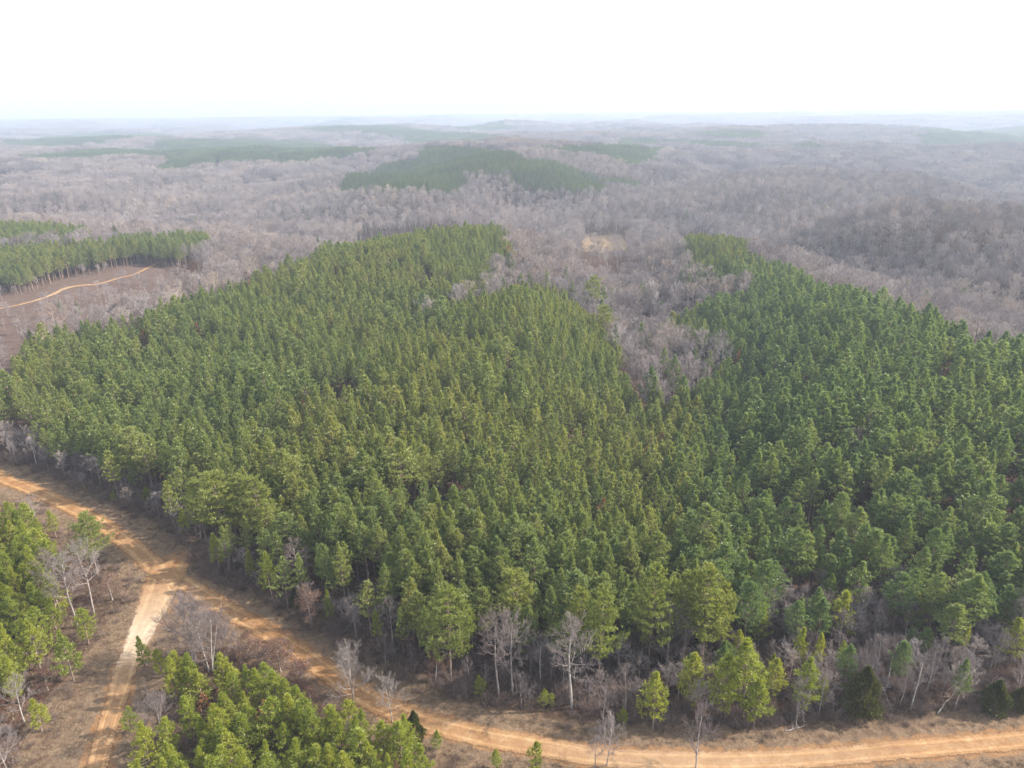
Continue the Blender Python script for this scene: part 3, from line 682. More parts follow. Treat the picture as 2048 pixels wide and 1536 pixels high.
put(B, smallb[1], 72, 1040, 985, 'small leafless bushy tree beside the clay road at the upper left', wide=1.6)
put(B, smallb[2], 663, 1470, 1395, 'thin white saplings at the edge of the young pines by the road', wide=.9)
put(B, smallb[3], 700, 1500, 1440, 'leafless sapling hidden between the young pines and the road')
put(B, smallb[0], 480, 1330, 1255, 'small leafless tree among the brown oaks on the island')
put(B, smallb[1], 540, 1350, 1290, 'leafless sapling right of the brown oaks on the island')
put(B, tallb[0], 1325, 815, 745, 'pinkish leafless tree at the lower tip of the valley between the pine stands', wide=.9)
put(B, tallb[1], 1372, 740, 680, 'round topped leafless tree under the right hand pine stand', wide=1.15)
put(B, tallb[2], 1325, 740, 675, 'white stemmed leafless tree in the valley tip', wide=.9)
put(B, wideb[2], 1705, 935, 848, 'single rounded tan leafless tree surrounded by green pines', wide=.8)
put(B, tallb[3], 2018, 985, 905, 'leafless tree poking between the pines at the right border', wide=.8)
put(B, tallb[3], 1168, 470, 425, 'white dead looking tree standing out in the valley bottom', wide=.6)
# oaks holding brown leaves
OG = None
put(OK_, oaks[0], 444, 1318, 1237, 'reddish brown leaved oak behind the young pines on the island')
put(OK_, oaks[1], 96, 1382, 1325, 'brown leaved oak bush left of the track', wide=1.2)
put(OK_, oaks[2], 622, 1252, 1165, 'brown leaved oak in front of the pines beside the white tree')
put(OK_, oaks[0], 873, 1364, 1298, 'dark brown leaved oak below the wide green pines', wide=1.1)
put(OK_, oaks[1], 1283, 1322, 1236, 'rusty red leaved oak below the tall yellowish pines')
put(OK_, oaks[2], 560, 1345, 1268, 'largest brown leaved oak along the inner edge of the road', wide=1.25)
put(OK_, oaks[0], 600, 1375, 1312, 'brown leaved oak where the road bends, next to young pines', wide=1.3)
put(OK_, oaks[1], 520, 1335, 1275, 'low brown leaved oak at the middle of the oak row on the island', wide=1.2)
put(OK_, oaks[2], 225, 1200, 1145, 'brown leaved oak at the fork, in front of the white leafless clump', wide=1.5)
put(OK_, oaks[1], 760, 1262, 1210, 'brown leaved oak half hidden under the pine edge', wide=1.0)
put(OK_, oaks[0], 655, 1455, 1405, 'low brown leaved oak at the road side of the young pines', wide=1.4)
# mature open-grown pines
put(PN, bigp[0], 528, 1098, 941, 'tall spreading pine at the right of the large pine clump by the road')
put(PN, bigp[1], 492, 1092, 938, 'tall spreading pine in the middle of the large roadside clump')
put(PN, bigp[2], 455, 1100, 930, 'tall layered pine at the left of the large roadside clump', wide=1.1)
put(PN, bigp[0], 415, 1090, 950, 'spreading pine with a pale flat top over the road shoulder')
put(PN, bigp[1], 545, 1140, 990, 'bright yellow green pine at the sunny right flank of the clump', wide=.8)
put(PN, slimp[0], 440, 1145, 1060, 'low green pine at the foot of the large clump')
put(PN, slimp[1], 375, 1075, 1010, 'low green pine at the road end of the large clump')
put(PN, slimp[2], 545, 1200, 1095, 'pine sapling between the large clump and the bright white tree')
put(PN, slimp[3], 505, 1165, 1095, 'small yellow green pine in front of the clump trunks', wide=.8)
put(PN, bigp[2], 195, 1150, 1014, 'umbrella shaped pine with open limbs beside the clay road', wide=1.15)
put(PN, slimp[1], 113, 1075, 1014, 'dark green pine beside the clay road, left of the umbrella pine', wide=1.1)
put(PN, slimp[2], 84, 1090, 1030, 'smaller pine left of the dark green one by the clay road', wide=1.1)
put(PN, bigp[0], 902, 1362, 1163, 'wide green pine hanging low over the brown undergrowth', wide=.95)
put(PN, bigp[1], 925, 1342, 1178, 'wide green pine just behind the low hanging one', wide=.9)
put(PN, bigp[2], 1196, 1374, 1165, 'tall pine with a long bare trunk and a bright yellow green head', wide=.8)
put(PN, bigp[0], 1032, 1300, 1132, 'broad pine rising behind the pale leafless pair', wide=1.05)
put(PN, bigp[1], 1402, 1340, 1122, 'tallest broad yellow green pine of the roadside row', wide=1.0)
put(PN, bigp[2], 1365, 1330, 1135, 'broad pine left of the tallest one in the roadside row', wide=.85)
put(PN, bigp[0], 1296, 1349, 1118, 'slender tall pine with a bare lower trunk in the roadside row', wide=.7)
put(PN, bigp[1], 1432, 1330, 1150, 'pine at the right end of the tall roadside row', wide=.7)
put(PN, bigp[2], 1155, 1335, 1170, 'tall pine partly behind the spreading leafless tree', wide=.75)
put(PN, slimp[3], 661, 1252, 1175, 'narrow columnar pine at the dark stand edge', wide=.6)
put(PN, slimp[0], 757, 1290, 1216, 'round headed small pine on a thin trunk before the stand edge', wide=.85)
# mid-size pines by the road bend
put(PN, slimp[0], 1507, 1457, 1350, 'round pine leaning over the road at the bend', wide=1.5)
put(PN, slimp[1], 1480, 1442, 1271, 'tallest pine of the bright group at the bend', wide=1.15)
put(PN, slimp[2], 1441, 1438, 1300, 'left pine of the bright group at the bend', wide=1.3)
put(PN, slimp[3], 1305, 1459, 1342, 'solitary conical bright pine between the leafless trees near the road', wide=1.1)
put(PN, slimp[0], 1382, 1405, 1355, 'short pine tucked left of the bright group', wide=1.1)
put(PN, slimp[1], 1357, 1382, 1340, 'small bushy pine above the solitary conical one', wide=1.2)
put(PN, slimp[2], 1600, 1437, 1303, 'green pine to the right of the bright group', wide=1.0)
put(PN, slimp[3], 1678, 1345, 1275, 'round headed pine on a thin trunk left of the cedar', wide=.8)
put(PN, slimp[0], 1630, 1350, 1258, 'pointed pine behind the round headed one', wide=.75)
put(PN, slimp[1], 1592, 1340, 1246, 'pine at the left of the pointed one in the open thicket', wide=.8)
put(PN, slimp[2], 1545, 1400, 1310, 'pine immediately right of the tallest pine at the bend', wide=1.25)
put(PN, slimp[3], 1640, 1420, 1345, 'low dark pine over the fallen limbs', wide=.8)
put(PN, slimp[0], 1918, 1330, 1240, 'thin topped pine behind the crooked white tree', wide=.6)
put(PN, slimp[1], 348, 622, 575, 'lone spreading pine on the brown slope at the far edge of the stand', wide=1.3)
put(PN, bigp[1], 1182, 655, 548, 'tall pine standing above the valley rim, upper of the two', wide=1.2)
put(PN, bigp[2], 1206, 712, 606, 'tall pine at the valley rim, lower of the two', wide=1.1)
# small pines near the road
put(YP, youngp[0], 85, 1463, 1383, 'bright yellow pine standing alone in the dry clearing', wide=1.2)
put(YP, youngp[1], 178, 1288, 1206, 'pine with a clear trunk beside the track, upper of the pair', wide=1.2)
put(YP, youngp[2], 147, 1362, 1247, 'pine with a clear trunk beside the track, lower of the pair', wide=1.0)
put(YP, youngp[3], 993, 1538, 1496, 'young pine at the near roadside, left of two', wide=1.2)
put(YP, youngp[4], 1071, 1545, 1480, 'young pine at the near roadside, right of two', wide=1.0)
put(YP, youngp[5], 960, 1392, 1350, 'small olive pine bush below the pale leafless pair', wide=1.3)
put(YP, youngp[0], 1088, 1415, 1375, 'little pale pine below the thin grey tree', wide=1.2)
put(YP, youngp[1], 1103, 1412, 1385, 'tiny pine beside the spreading leafless tree', wide=1.3)
put(YP, youngp[2], 1245, 1448, 1412, 'tiny pine at the foot of the slim white tree', wide=1.2)
put(YP, youngp[3], 230, 1003, 978, 'small round pine bush at the shaded road shoulder', wide=1.5)
put(YP, youngp[4], 297, 1006, 970, 'small pine bush at the road end of the shaded shoulder', wide=1.5)
put(YP, youngp[5], 265, 1465, 1405, 'dark green pine beside the domed leafless tree', wide=1.4)
put(YP, youngp[0], 292, 1340, 1262, 'dark pointed pine at the tip of the island by the pale track', wide=.9)
put(YP, youngp[1], 325, 1355, 1290, 'young pine just behind the dark pointed one', wide=1.1)
put(YP, youngp[2], 875, 1500, 1458, 'small pale pine at the road side end of the young stand', wide=1.2)
put(YP, rustp[0], 415, 1440, 1380, 'rust coloured dying pine among the young pines by the domed tree')
put(YP, rustp[0], 540, 1470, 1395, 'brown dying pine in the middle of the young pines', wide=1.2)
# cedars
put(CE, cedars[0], 1718, 1428, 1322, 'large dark cedar with a golden top beside the fallen limbs', wide=.95)
put(CE, cedars[1], 1985, 1422, 1350, 'dark cedar beside the crooked white tree', wide=1.1)
put(CE, cedars[0], 831, 1490, 1418, 'dark narrow cedar at the road corner of the young pines', wide=.7)
put(CE, cedars[1], 592, 1222, 1175, 'small dark cedar below the bright white leafless tree', wide=.7)
put(CE, cedars[1], 1395, 1330, 1262, 'dark cedar behind the bright group at the bend', wide=.8)
put(CE, cedars[0], 2035, 1420, 1365, 'low dark cedar at the far end of the thicket', wide=1.0)
HX = np.array(HAND)

# ------------------------------------------------------------------ scattered trees
rg = np.random.default_rng(42)
def jitter(xmin, xmax, ymin, ymax, s, j=.38, ang=.35):
    k = int(max(xmax - xmin, ymax - ymin) * .75 / s) + 2
    u, v = np.meshgrid(np.arange(-k, k) * s, np.arange(-k, k) * s, indexing='ij'); u = u.ravel(); v = v.ravel()
    u = u + rg.uniform(-j, j, u.shape) * s; v = v + rg.uniform(-j, j, v.shape) * s
    c, q = math.cos(ang), math.sin(ang); x = u * c - v * q + (xmin + xmax) / 2; y = u * q + v * c + (ymin + ymax) / 2
    m = (x > xmin) & (x < xmax) & (y > ymin) & (y < ymax) & (y > np.abs(x) / math.tan(math.radians(50 if ymax > 600 else 66)) - 10)
    return x[m], y[m]
def clear_of(x, y, pts, rad):
    ok = np.ones(x.shape, bool)
    for p in pts: ok &= np.hypot(x - p[0], y - p[1]) > rad * (p[2] / 14 if len(p) > 2 else 1)
    return ok

LAND = [(300,1000,'the shaded shoulder of the clay road'),(390,960,'the flat topped pine'),(500,930,'the large roadside clump'),(600,1090,'the bright white tree'),(700,1150,'the leaning leafless tree'),(790,1130,'the brown undergrowth'),
 (900,1150,'the wide low hanging pine'),(1015,1130,'the pale leafless pair'),(1135,1150,'the spreading leafless tree'),(1205,1150,'the long trunked pine'),(1300,1110,'the slender roadside pine'),(1405,1110,'the tallest roadside pine'),
 (1490,1200,'the bright group at the bend'),(1570,1190,'the pinkish leafless tree'),(1675,1170,'the small pinkish tree'),(1772,1230,'the feathery tree'),(1912,1240,'the crooked white tree'),(2030,1170,'the silvery end tree')]
ORD = ['', 'second ', 'third ', 'fourth ', 'fifth ', 'sixth ', 'seventh ', 'eighth ', 'ninth ', 'tenth ', 'eleventh ', 'twelfth ', 'thirteenth ', 'fourteenth ', 'fifteenth ', 'sixteenth ', 'seventeenth ', 'eighteenth ', 'nineteenth ', 'twentieth ', 'next ']
def landmark(px_, py_, L=LAND): return min(range(len(L)), key=lambda k: abs(L[k][0] - px_) + .35 * abs(L[k][1] - py_))
def side_of(dx, dy):
    return 'behind and left of ' if dx < -22 else 'behind and right of ' if dx > 22 else 'straight behind '
COUNT = {}
def told_apart(px_, py_, hh, ww, hm, what, L=LAND, sides=True):
    # a label from the nearest landmark, the side, the rank outwards and the tree's own build
    k = landmark(px_, py_, L); sd_ = side_of(px_ - L[k][0], py_) if sides else 'near '
    size_ = ('tall' if hh > hm * 1.07 else 'short' if hh < hm * .91 else 'middling'); w_ = 'broad' if ww > 1.12 else 'slim'
    key = (what, L[k][2], sd_, size_, w_); c_ = COUNT.get(key, 0); COUNT[key] = c_ + 1
    o_ = ORD[min(c_, 20)]
    return '%s%s %s %s %s%s' % (o_, size_, w_, what, sd_, L[k][2]), '%ss %s%s' % (what, sd_, L[k][2])

# plantation pines of the big stand
x, y = jitter(-420, 460, 75, 560, 3.6)
xr = x + (vnoise(x / 14, y / 14, 91) - .5) * 10; yr = y + (vnoise(x / 14, y / 14, 92) - .5) * 10
m = inside(STAND, xr, yr) & (road_dist(x, y) > 5.5)
x, y = x[m], y[m]
m = clear_of(x, y, HX, 3.2)
g1 = vnoise(x / 16, y / 16, 31); m &= ~((g1 < .17) & (rg.random(x.shape) < .75)); m &= rg.random(x.shape) > .03
x, y = x[m], y[m]
hgt = 15.2 * (1 + .10 * (vnoise(x / 30, y / 30, 12) - .5) * 2) * rg.uniform(.82, 1.13, x.shape)
edge = road_dist(x, y); hgt *= np.where(edge < 14, rg.uniform(.72, 1.0, x.shape), 1)
big = rg.random(x.shape) < .035; hgt = np.where(big, hgt * 1.18, hgt)
thin = smooth(10, 60, x - .25 * (y - 100)) * (y < 420)          # the right hand stand is thinned: fewer, broader crowns
keep = rg.random(x.shape) > .36 * thin
x, y, hgt, thin = x[keep], y[keep], hgt[keep], thin[keep]; big = big[keep]
wid = rg.uniform(.76, 1.14, x.shape) * (1 + .30 * thin); wid = np.where(big, 1.35, wid)
z = height(x, y)
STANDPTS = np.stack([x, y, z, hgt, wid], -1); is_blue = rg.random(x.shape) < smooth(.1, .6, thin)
ppx, ppy, pw = to_px(np.stack([x, y, z + hgt * .8], -1))
vis = (ppx > -20) & (ppx < 2068) & (ppy < 1560)
size = np.where(vis, hgt / pw, 0); order = np.argsort(-size)
near_idx = order[:225]; rest = np.setdiff1d(np.arange(len(x)), near_idx)
def area_of(px_, py_):
    if px_ < 600: return 'left'
    if px_ < 1250: return 'middle'
    return 'right'
LBL = {'left': ('green plantation pine in the dense front rows behind the large roadside clump', 'front pines behind the large roadside clump'),
       'middle': ('green plantation pine in the dense front rows behind the pale leafless pair', 'front pines behind the leafless pair'),
       'right': ('dark green plantation pine in the dense front rows above the open thicket', 'front pines above the thicket')}
for q, ii in enumerate(near_idx):
    l_, g_ = told_apart(ppx[ii], ppy[ii], hgt[ii], wid[ii], 15.0, 'green pine')
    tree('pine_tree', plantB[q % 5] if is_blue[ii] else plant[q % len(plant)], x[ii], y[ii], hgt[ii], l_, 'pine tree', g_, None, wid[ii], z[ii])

# young pines in the foreground
YA = [poly(p) for p in ([(300,1350,0),(345,1345,0),(420,1390,0),(470,1372,0),(560,1400,0),(640,1450,0),(720,1480,0),(800,1500,0),(860,1560,0),(880,1640,0),(250,1640,0),(310,1530,0),(370,1500,0),(390,1450,0),(340,1400,0)],
                        [(-150,1020,0),(0,1060,0),(70,1085,0),(120,1140,0),(115,1210,0),(125,1290,0),(100,1330,0),(60,1400,0),(-20,1430,0),(-250,1430,0)])]
x2, y2 = jitter(-150, 40, 55, 160, 2.9, .42, .1)
gi = np.where(inside(YA[0], x2, y2), 1, np.where(inside(YA[1], x2, y2), 2, 0))
m = (gi > 0) & clear_of(x2, y2, HX, 2.3) & (road_dist(x2, y2) > 3.6) & (rg.random(x2.shape) > .08)
x2, y2, gi = x2[m], y2[m], gi[m]; z2 = height(x2, y2)
a_, b_, w_ = to_px(np.stack([x2, y2, z2 + 5], -1)); m = (a_ > -120) & (b_ < 1620); x2, y2, z2, gi = x2[m], y2[m], z2[m], gi[m]
YG = {1: ('bright green young pine in the thicket between the road and the track', 'young pines between the road and the track'),
      2: ('bright green young pine in the thicket left of the fork', 'young pines left of the fork')}
LAND2 = [(290,1270,'the dark pointed pine'),(330,1400,'the domed leafless tree'),(420,1400,'the rust coloured pine'),(540,1430,'the brown dying pine'),(440,1330,'the reddish oak'),(560,1380,'the largest brown oak'),(640,1450,'the low brown oak'),
 (720,1480,'the hidden leafless sapling'),(830,1460,'the narrow cedar'),(350,1500,'the foot of the domed tree'),(450,1520,'the lower middle of the young stand'),(600,1520,'the lower side of the dying pine'),(720,1530,'the road corner of the young stand'),
 (85,1050,'the two roadside pines'),(20,1060,'the upper end of the left thicket'),(120,1130,'the white leafless clump'),(20,1160,'the middle of the left thicket'),(80,1250,'the small pale leafless tree'),(0,1290,'the lower end of the left thicket')]
yp_ = np.stack(to_px(np.stack([x2, y2, z2 + 7], -1)), -1)
for q in np.argsort(-y2):
    hh, ww = rg.uniform(7.4, 10.8) * (1.1 if gi[q] == 2 else 1), rg.uniform(.85, 1.3)
    l_, g_ = told_apart(yp_[q, 0], yp_[q, 1], hh, ww, 9.1, 'young pine', LAND2, False)
    tree('young_pine_tree', youngp[q % 6], x2[q], y2[q], hh, l_, 'pine tree', g_, None, ww, z2[q])
print('young', len(x2), 'stand', len(x))

# ------------------------------------------------------------------ woods as one mass each: points that carry tree shapes
def scatter(name, pts, protos, label, cat=None, tilt=0.0, pick=None):
    """pts rows x y z scale_xy scale_z; one object"""
    pts = np.asarray(pts, float); n_ = len(pts)
    me = bpy.data.meshes.new(name); me.vertices.add(n_); me.vertices.foreach_set('co', pts[:, :3].astype(np.float32).ravel())
    a = me.attributes.new('pick', 'INT', 'POINT'); a.data.foreach_set('value', (rg.integers(0, len(protos), n_) if pick is None else pick).astype(np.int32))
    a = me.attributes.new('turn', 'FLOAT_VECTOR', 'POINT'); tv = np.stack([rg.normal(0, tilt, n_), rg.normal(0, tilt, n_), rg.uniform(0, 6.283, n_)], -1); a.data.foreach_set('vector', tv.astype(np.float32).ravel())
    a = me.attributes.new('size', 'FLOAT_VECTOR', 'POINT'); sv = np.stack([pts[:, 3], pts[:, 3], pts[:, 4]], -1); a.data.foreach_set('vector', sv.astype(np.float32).ravel())
    o = link(name, me)
    ng = bpy.data.node_groups.new(name + '_nodes', 'GeometryNodeTree')
    ng.interface.new_socket('Geometry', in_out='INPUT', socket_type='NodeSocketGeometry'); ng.interface.new_socket('Geometry', in_out='OUTPUT', socket_type='NodeSocketGeometry')
    gi_ = ng.nodes.new('NodeGroupInput'); go = ng.nodes.new('NodeGroupOutput'); iop = ng.nodes.new('GeometryNodeInstanceOnPoints'); jn = ng.nodes.new('GeometryNodeJoinGeometry')
    for pm in reversed(list(protos)):            # joined instances are numbered from the last link back
        po = bpy.data.objects.new(name + '_shape', pm)
        oi = ng.nodes.new('GeometryNodeObjectInfo'); oi.inputs['Object'].default_value = po; oi.inputs['As Instance'].default_value = True
        ng.links.new(oi.outputs['Geometry'], jn.inputs[0])
    def attr(nm, ty):
        q = ng.nodes.new('GeometryNodeInputNamedAttribute'); q.data_type = ty; q.inputs[0].default_value = nm; return q.outputs[0]
    ng.links.new(gi_.outputs[0], iop.inputs['Points']); ng.links.new(jn.outputs[0], iop.inputs['Instance']); iop.inputs['Pick Instance'].default_value = True
    ng.links.new(attr('pick', 'INT'), iop.inputs['Instance Index'])
    ng.links.new(attr('turn', 'FLOAT_VECTOR'), iop.inputs['Rotation']); ng.links.new(attr('size', 'FLOAT_VECTOR'), iop.inputs['Scale'])
    ng.links.new(iop.outputs[0], go.inputs[0])
    md = o.modifiers.new('woods', 'NODES'); md.node_group = ng
    tag(o, label, cat, None, 'stuff'); return o
def clump(name, base_meshes, rad, n_, seed, sc=1.0):
    """several trees merged into one small piece of canopy for distant woods"""
    rc = np.random.default_rng(seed); V = []; F = []; I = []; o_ = 0
    for k in range(n_):
        me = base_meshes[rc.integers(len(base_meshes))]
        v = np.empty(len(me.vertices) * 3, np.float32); me.vertices.foreach_get('co', v); v = v.reshape(-1, 3)
        f = np.empty(len(me.polygons) * 3, np.int32); me.loops.foreach_get('vertex_index', f); f = f.reshape(-1, 3)
        mi = np.empty(len(me.polygons), np.int32); me.polygons.foreach_get('material_index', mi)
        a = rc.uniform(0, 6.28); s = rc.uniform(.8, 1.12) * sc; R = np.array([[math.cos(a), -math.sin(a), 0], [math.sin(a), math.cos(a), 0], [0, 0, 1]])
        r_ = rad * math.sqrt((k + .5) / n_); t_ = k * 2.39996
        V.append(v @ R.T * s + [r_ * math.cos(t_), r_ * math.sin(t_), rc.normal(0, .6)]); F.append(f + o_); I.append(mi); o_ += len(v)
    me = make_mesh(name, np.concatenate(V), np.concatenate(F), list(base_meshes[0].materials), np.concatenate(I)); return me

# far-off low detail shapes
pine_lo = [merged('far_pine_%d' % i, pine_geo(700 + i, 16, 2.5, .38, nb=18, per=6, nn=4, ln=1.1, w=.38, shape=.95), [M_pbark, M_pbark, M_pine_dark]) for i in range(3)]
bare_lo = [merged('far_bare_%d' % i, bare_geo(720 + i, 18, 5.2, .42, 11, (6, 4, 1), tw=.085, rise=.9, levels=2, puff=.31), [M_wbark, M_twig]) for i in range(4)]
pine_cl = [clump('pine_clump_%d' % i, pine_lo, 13, 36, 800 + i) for i in range(3)]
bare_cl = [clump('bare_clump_%d' % i, bare_lo, 13, 15, 820 + i) for i in range(3)]

pine_pts = []; bare_pts = []; pine_far = []; bare_far = []
R_ = STANDPTS[rest]; pine_kind = [np.where(is_blue[rest], 1, 0)]; pine_pts.append(np.stack([R_[:, 0], R_[:, 1], R_[:, 2], R_[:, 3] / 16 * R_[:, 4], R_[:, 3] / 16], -1))
def fill_pines(pg, s=3.9, hm=1.0, a=5., s_=14.):
    xa, ya = jitter(pg[:, 0].min(), pg[:, 0].max(), pg[:, 1].min(), pg[:, 1].max(), s); m = inside(pg, *rough(xa, ya, a, s_))
    xa, ya = xa[m], ya[m]; h = hm * rg.uniform(.82, 1.12, xa.shape)
    return np.stack([xa, ya, height(xa, ya), h * rg.uniform(.95, 1.25, xa.shape), h], -1)
# everything else from the valley outwards is leafless wood
def rough(xa, ya, a=5., s_=14.):
    return xa + (vnoise(xa / s_, ya / s_, 91) - .5) * 2 * a, ya + (vnoise(xa / s_, ya / s_, 92) - .5) * 2 * a
def not_pine(xa, ya):
    xa, ya = rough(xa, ya); xf, yf = rough(xa, ya, 26, 55)
    m = ~(inside(STAND, xa, ya) | inside(LEFT2, xa, ya) | inside(LEFT3, xa, ya) | inside(RIDGE, xa, ya) | inside(FIELD, xa, ya))
    for pg in FAR: m &= ~inside(pg, xf, yf)
    return m
for pg_, s_, k_ in ((LEFT2, 3.9, 0), (LEFT3, 3.9, 0), (RIDGE, 4.4, 2)):
    q = fill_pines(pg_, s_ * (1.12 if k_ == 2 else 1)); pine_pts.append(q); pine_kind.append(np.full(len(q), k_))
xa, ya = jitter(-1300, 1300, 150, 1250, 6.9, .45); r = np.hypot(xa, ya)
m = (r < 1250) & (ya > 170) & not_pine(xa, ya); xa, ya = xa[m], ya[m]
incut = inside(CUT, xa, ya); hd = hill_dist(xa, ya)
dens = np.where(incut, .55, 1.0); dens = np.where(hd < 14, 0, dens); dens = np.where(inside(GAP, xa, ya), .12, dens); dens = np.where(inside(FRONT, xa, ya), .16, dens); m = rg.random(xa.shape) < dens
# nothing between the stand and the near road
back = (ya > 190) | (xa > 250) ; m &= back; xa, ya, incut = xa[m], ya[m], incut[m]
h = rg.uniform(.72, 1.16, xa.shape) * (1 + .25 * (vnoise(xa / 60, ya / 60, 77) - .5)); h = np.where(incut, h * rg.uniform(.36, .6, h.shape), h)
bare_pts.append(np.stack([xa, ya, height(xa, ya), h * rg.uniform(.85, 1.2, xa.shape), h], -1))
# scattered single pines inside the leafless wood
val = (ya < 420) & (np.abs(xa - 40) < 90); sp = rg.random(xa.shape) < np.where(val, .15, np.where(vnoise(xa / 90, ya / 90, 66) > .72, .03, .004)); bp_ = bare_pts[0][sp].copy(); bp_[:, 3:] *= 1.15; pine_pts.append(bp_); pine_kind.append(np.full(len(bp_), 1))

# far bands in clumps
def band(r0, r1, s, xy):
    out_b = []; out_p = []
    xa, ya = jitter(-r1 * .8, r1 * .8, r0 * .6, r1, s, .35); r = np.hypot(xa, ya); m = (r >= r0) & (r < r1); xa, ya = xa[m], ya[m]
    pin = np.zeros(xa.shape, bool); xf, yf = rough(xa, ya, 26, 55)
    for pg in FAR: pin |= inside(pg, xf, yf)
    if r0 > 2200: pin |= (vnoise(xa / 700 + 3, ya / 330 + 8, 55) > .80) & (vnoise(xa / 200, ya / 120, 56) > .35)
    nonr = ~(inside(RIDGE, xa, ya))
    z_ = height(xa, ya); h = rg.uniform(.9, 1.12, xa.shape)
    A_ = np.stack([xa, ya, z_, np.full(xa.shape, xy) * rg.uniform(.95, 1.1, xa.shape), h * (1 if xy < 1.5 else 1.15)], -1)
    return A_[pin & nonr], A_[~pin & nonr]
for (r0, r1, s, xy) in ((1250, 2300, 24, 1.0), (2300, 4500, 38, 1.55), (4500, 12000, 92, 3.6)):
    p_, b_ = band(r0, r1, s, xy); pine_far.append(p_); bare_far.append(b_)
for pg in FAR:                                      # far stands that begin nearer than the clump bands
    q = fill_pines(pg, 5.5, 1.0, 26, 55); q = q[np.hypot(q[:, 0], q[:, 1]) < 1250]; pine_pts.append(q); pine_kind.append(np.full(len(q), 2))
pine_pts = np.concatenate(pine_pts); bare_pts = np.concatenate(bare_pts); pine_far = np.concatenate(pine_far); bare_far = np.concatenate(bare_far)
print('pts', len(pine_pts), len(bare_pts), len(pine_far), len(bare_far))
dp = np.hypot(pine_pts[:, 0], pine_pts[:, 1]); db = np.hypot(bare_pts[:, 0], bare_pts[:, 1])
pine_kind = np.concatenate(pine_kind); pr4 = rg.integers(0, 4, len(pine_kind)); pk = np.where(pine_kind == 0, rg.integers(0, 6, len(pine_kind)), np.where(pine_kind == 1, 6 + pr4, 10 + pr4))
pk = np.where(rg.random(len(pk)) < .006, 14, pk)
scatter('pine_forest', pine_pts, pine_mid + pine_midB + pine_midD + [rust_mid], 'green pine plantations covering the rolling land beyond the front rows', pick=pk)
scatter('distant_pine_forest', pine_far, pine_cl, 'hazy strips of pine wood towards the horizon')
EDGE = poly([(-100,925,0),(58,930,0),(181,990,0),(300,1035,0),(345,1075,0),(400,1150,0),(560,1225,0),(640,1285,0),(740,1330,0),(860,1385,0),(960,1410,0),(1120,1425,0),(1260,1455,0),(1400,1450,0),(1520,1460,0),(1700,1440,0),(1850,1425,0),(2000,1425,0),(2250,1400,0),(3000,1310,0),(3000,1060,0),
 (2250,1180,0),(1960,1230,0),(1850,1220,0),(1700,1180,0),(1500,1210,0),(1280,1250,0),(1100,1300,0),(900,1290,0),(800,1250,0),(640,1220,0),(560,1170,0),(400,1080,0),(300,960,0),(100,880,0),(-100,870,0)])
xe, ye = jitter(-180, 240, 80, 190, 2.3, .45)
m = inside(EDGE, xe, ye) & (road_dist(xe, ye) > 6.5) & clear_of(xe, ye, HX, 1.6) & (rg.random(xe.shape) < .8)
xe, ye = xe[m], ye[m]; ze = height(xe, ye); ex, ey, ew = to_px(np.stack([xe, ye, ze + 3], -1))
m = (ex > -30) & (ex < 2080) & (ey < 1560); xe, ye, ze, ex, ey2 = xe[m], ye[m], ze[m], ex[m], ey[m]
LAND3 = [(60,960,'the road end at the upper left'),(250,1020,'the little pine bushes'),(390,1130,'the large roadside clump'),(540,1210,'the bright white tree'),(660,1270,'the columnar pine'),(760,1310,'the round headed small pine'),(875,1370,'the dark brown oak'),
 (1010,1400,'the pale leafless pair'),(1141,1420,'the spreading leafless tree'),(1249,1430,'the slim white tree'),(1333,1360,'the white drooping tree'),(1450,1440,'the bright group at the bend'),(1570,1400,'the pinkish leafless tree'),(1640,1420,'the low dark pine'),
 (1720,1420,'the large cedar'),(1810,1410,'the two pale trunks'),(1912,1395,'the crooked white tree'),(2022,1340,'the cedars at the thicket end')]
take = rg.permutation(len(xe)); rest_e = take[190:][::2]; take = take[:190]
hs_ = rg.uniform(3, 9, len(rest_e)) / 18
FRINGE = np.stack([xe[rest_e], ye[rest_e], ze[rest_e], hs_ * 1.1, hs_], -1); print('fringe', len(FRINGE))
# individual leafless trees nearest in the valley, the rest as one mass
bx_, by_, bw = to_px(np.stack([bare_pts[:, 0], bare_pts[:, 1], bare_pts[:, 2] + 15], -1))
vis = (bx_ > 0) & (bx_ < 2048) & (by_ < 1536) & (bare_pts[:, 4] > .5); size = np.where(vis, bare_pts[:, 4] / bw, 0)
LAND4 = [(100,620,'the near end of the hill track'),(348,590,'the lone pine on the slope'),(250,560,'the far end of the hill track'),(1325,790,'the valley tip'),(1370,700,'the round topped leafless tree'),(1290,640,'the middle of the valley'),(1206,660,'the lower valley rim pine'),
 (1182,600,'the upper valley rim pine'),(900,600,'the saddle between the left stands'),(1000,520,'the far end of the left stand'),(1450,550,'the gap in the right stand'),(1700,560,'the crest of the right stand'),(1950,640,'the right end of the crest')]
ni = np.argsort(-size)[:55]; nr = np.setdiff1d(np.arange(len(bare_pts)), ni)
for q, ii in enumerate(ni):
    p = bare_pts[ii]; w_ = bx_[ii]
    l_, g_ = told_apart(w_, by_[ii], 18 * p[4], 1.0 * p[3] / p[4], 17.0, 'grey leafless tree', LAND4, False)
    tree('bare_tree', valleyb[q % 3], p[0], p[1], 18 * p[4], l_, 'tree', g_, None, 1.0 * p[3] / p[4], p[2])
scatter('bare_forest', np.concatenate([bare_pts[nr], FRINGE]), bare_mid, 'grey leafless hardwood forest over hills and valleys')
scatter('distant_bare_forest', bare_far, bare_cl, 'hazy leafless woodland rolling to the horizon')

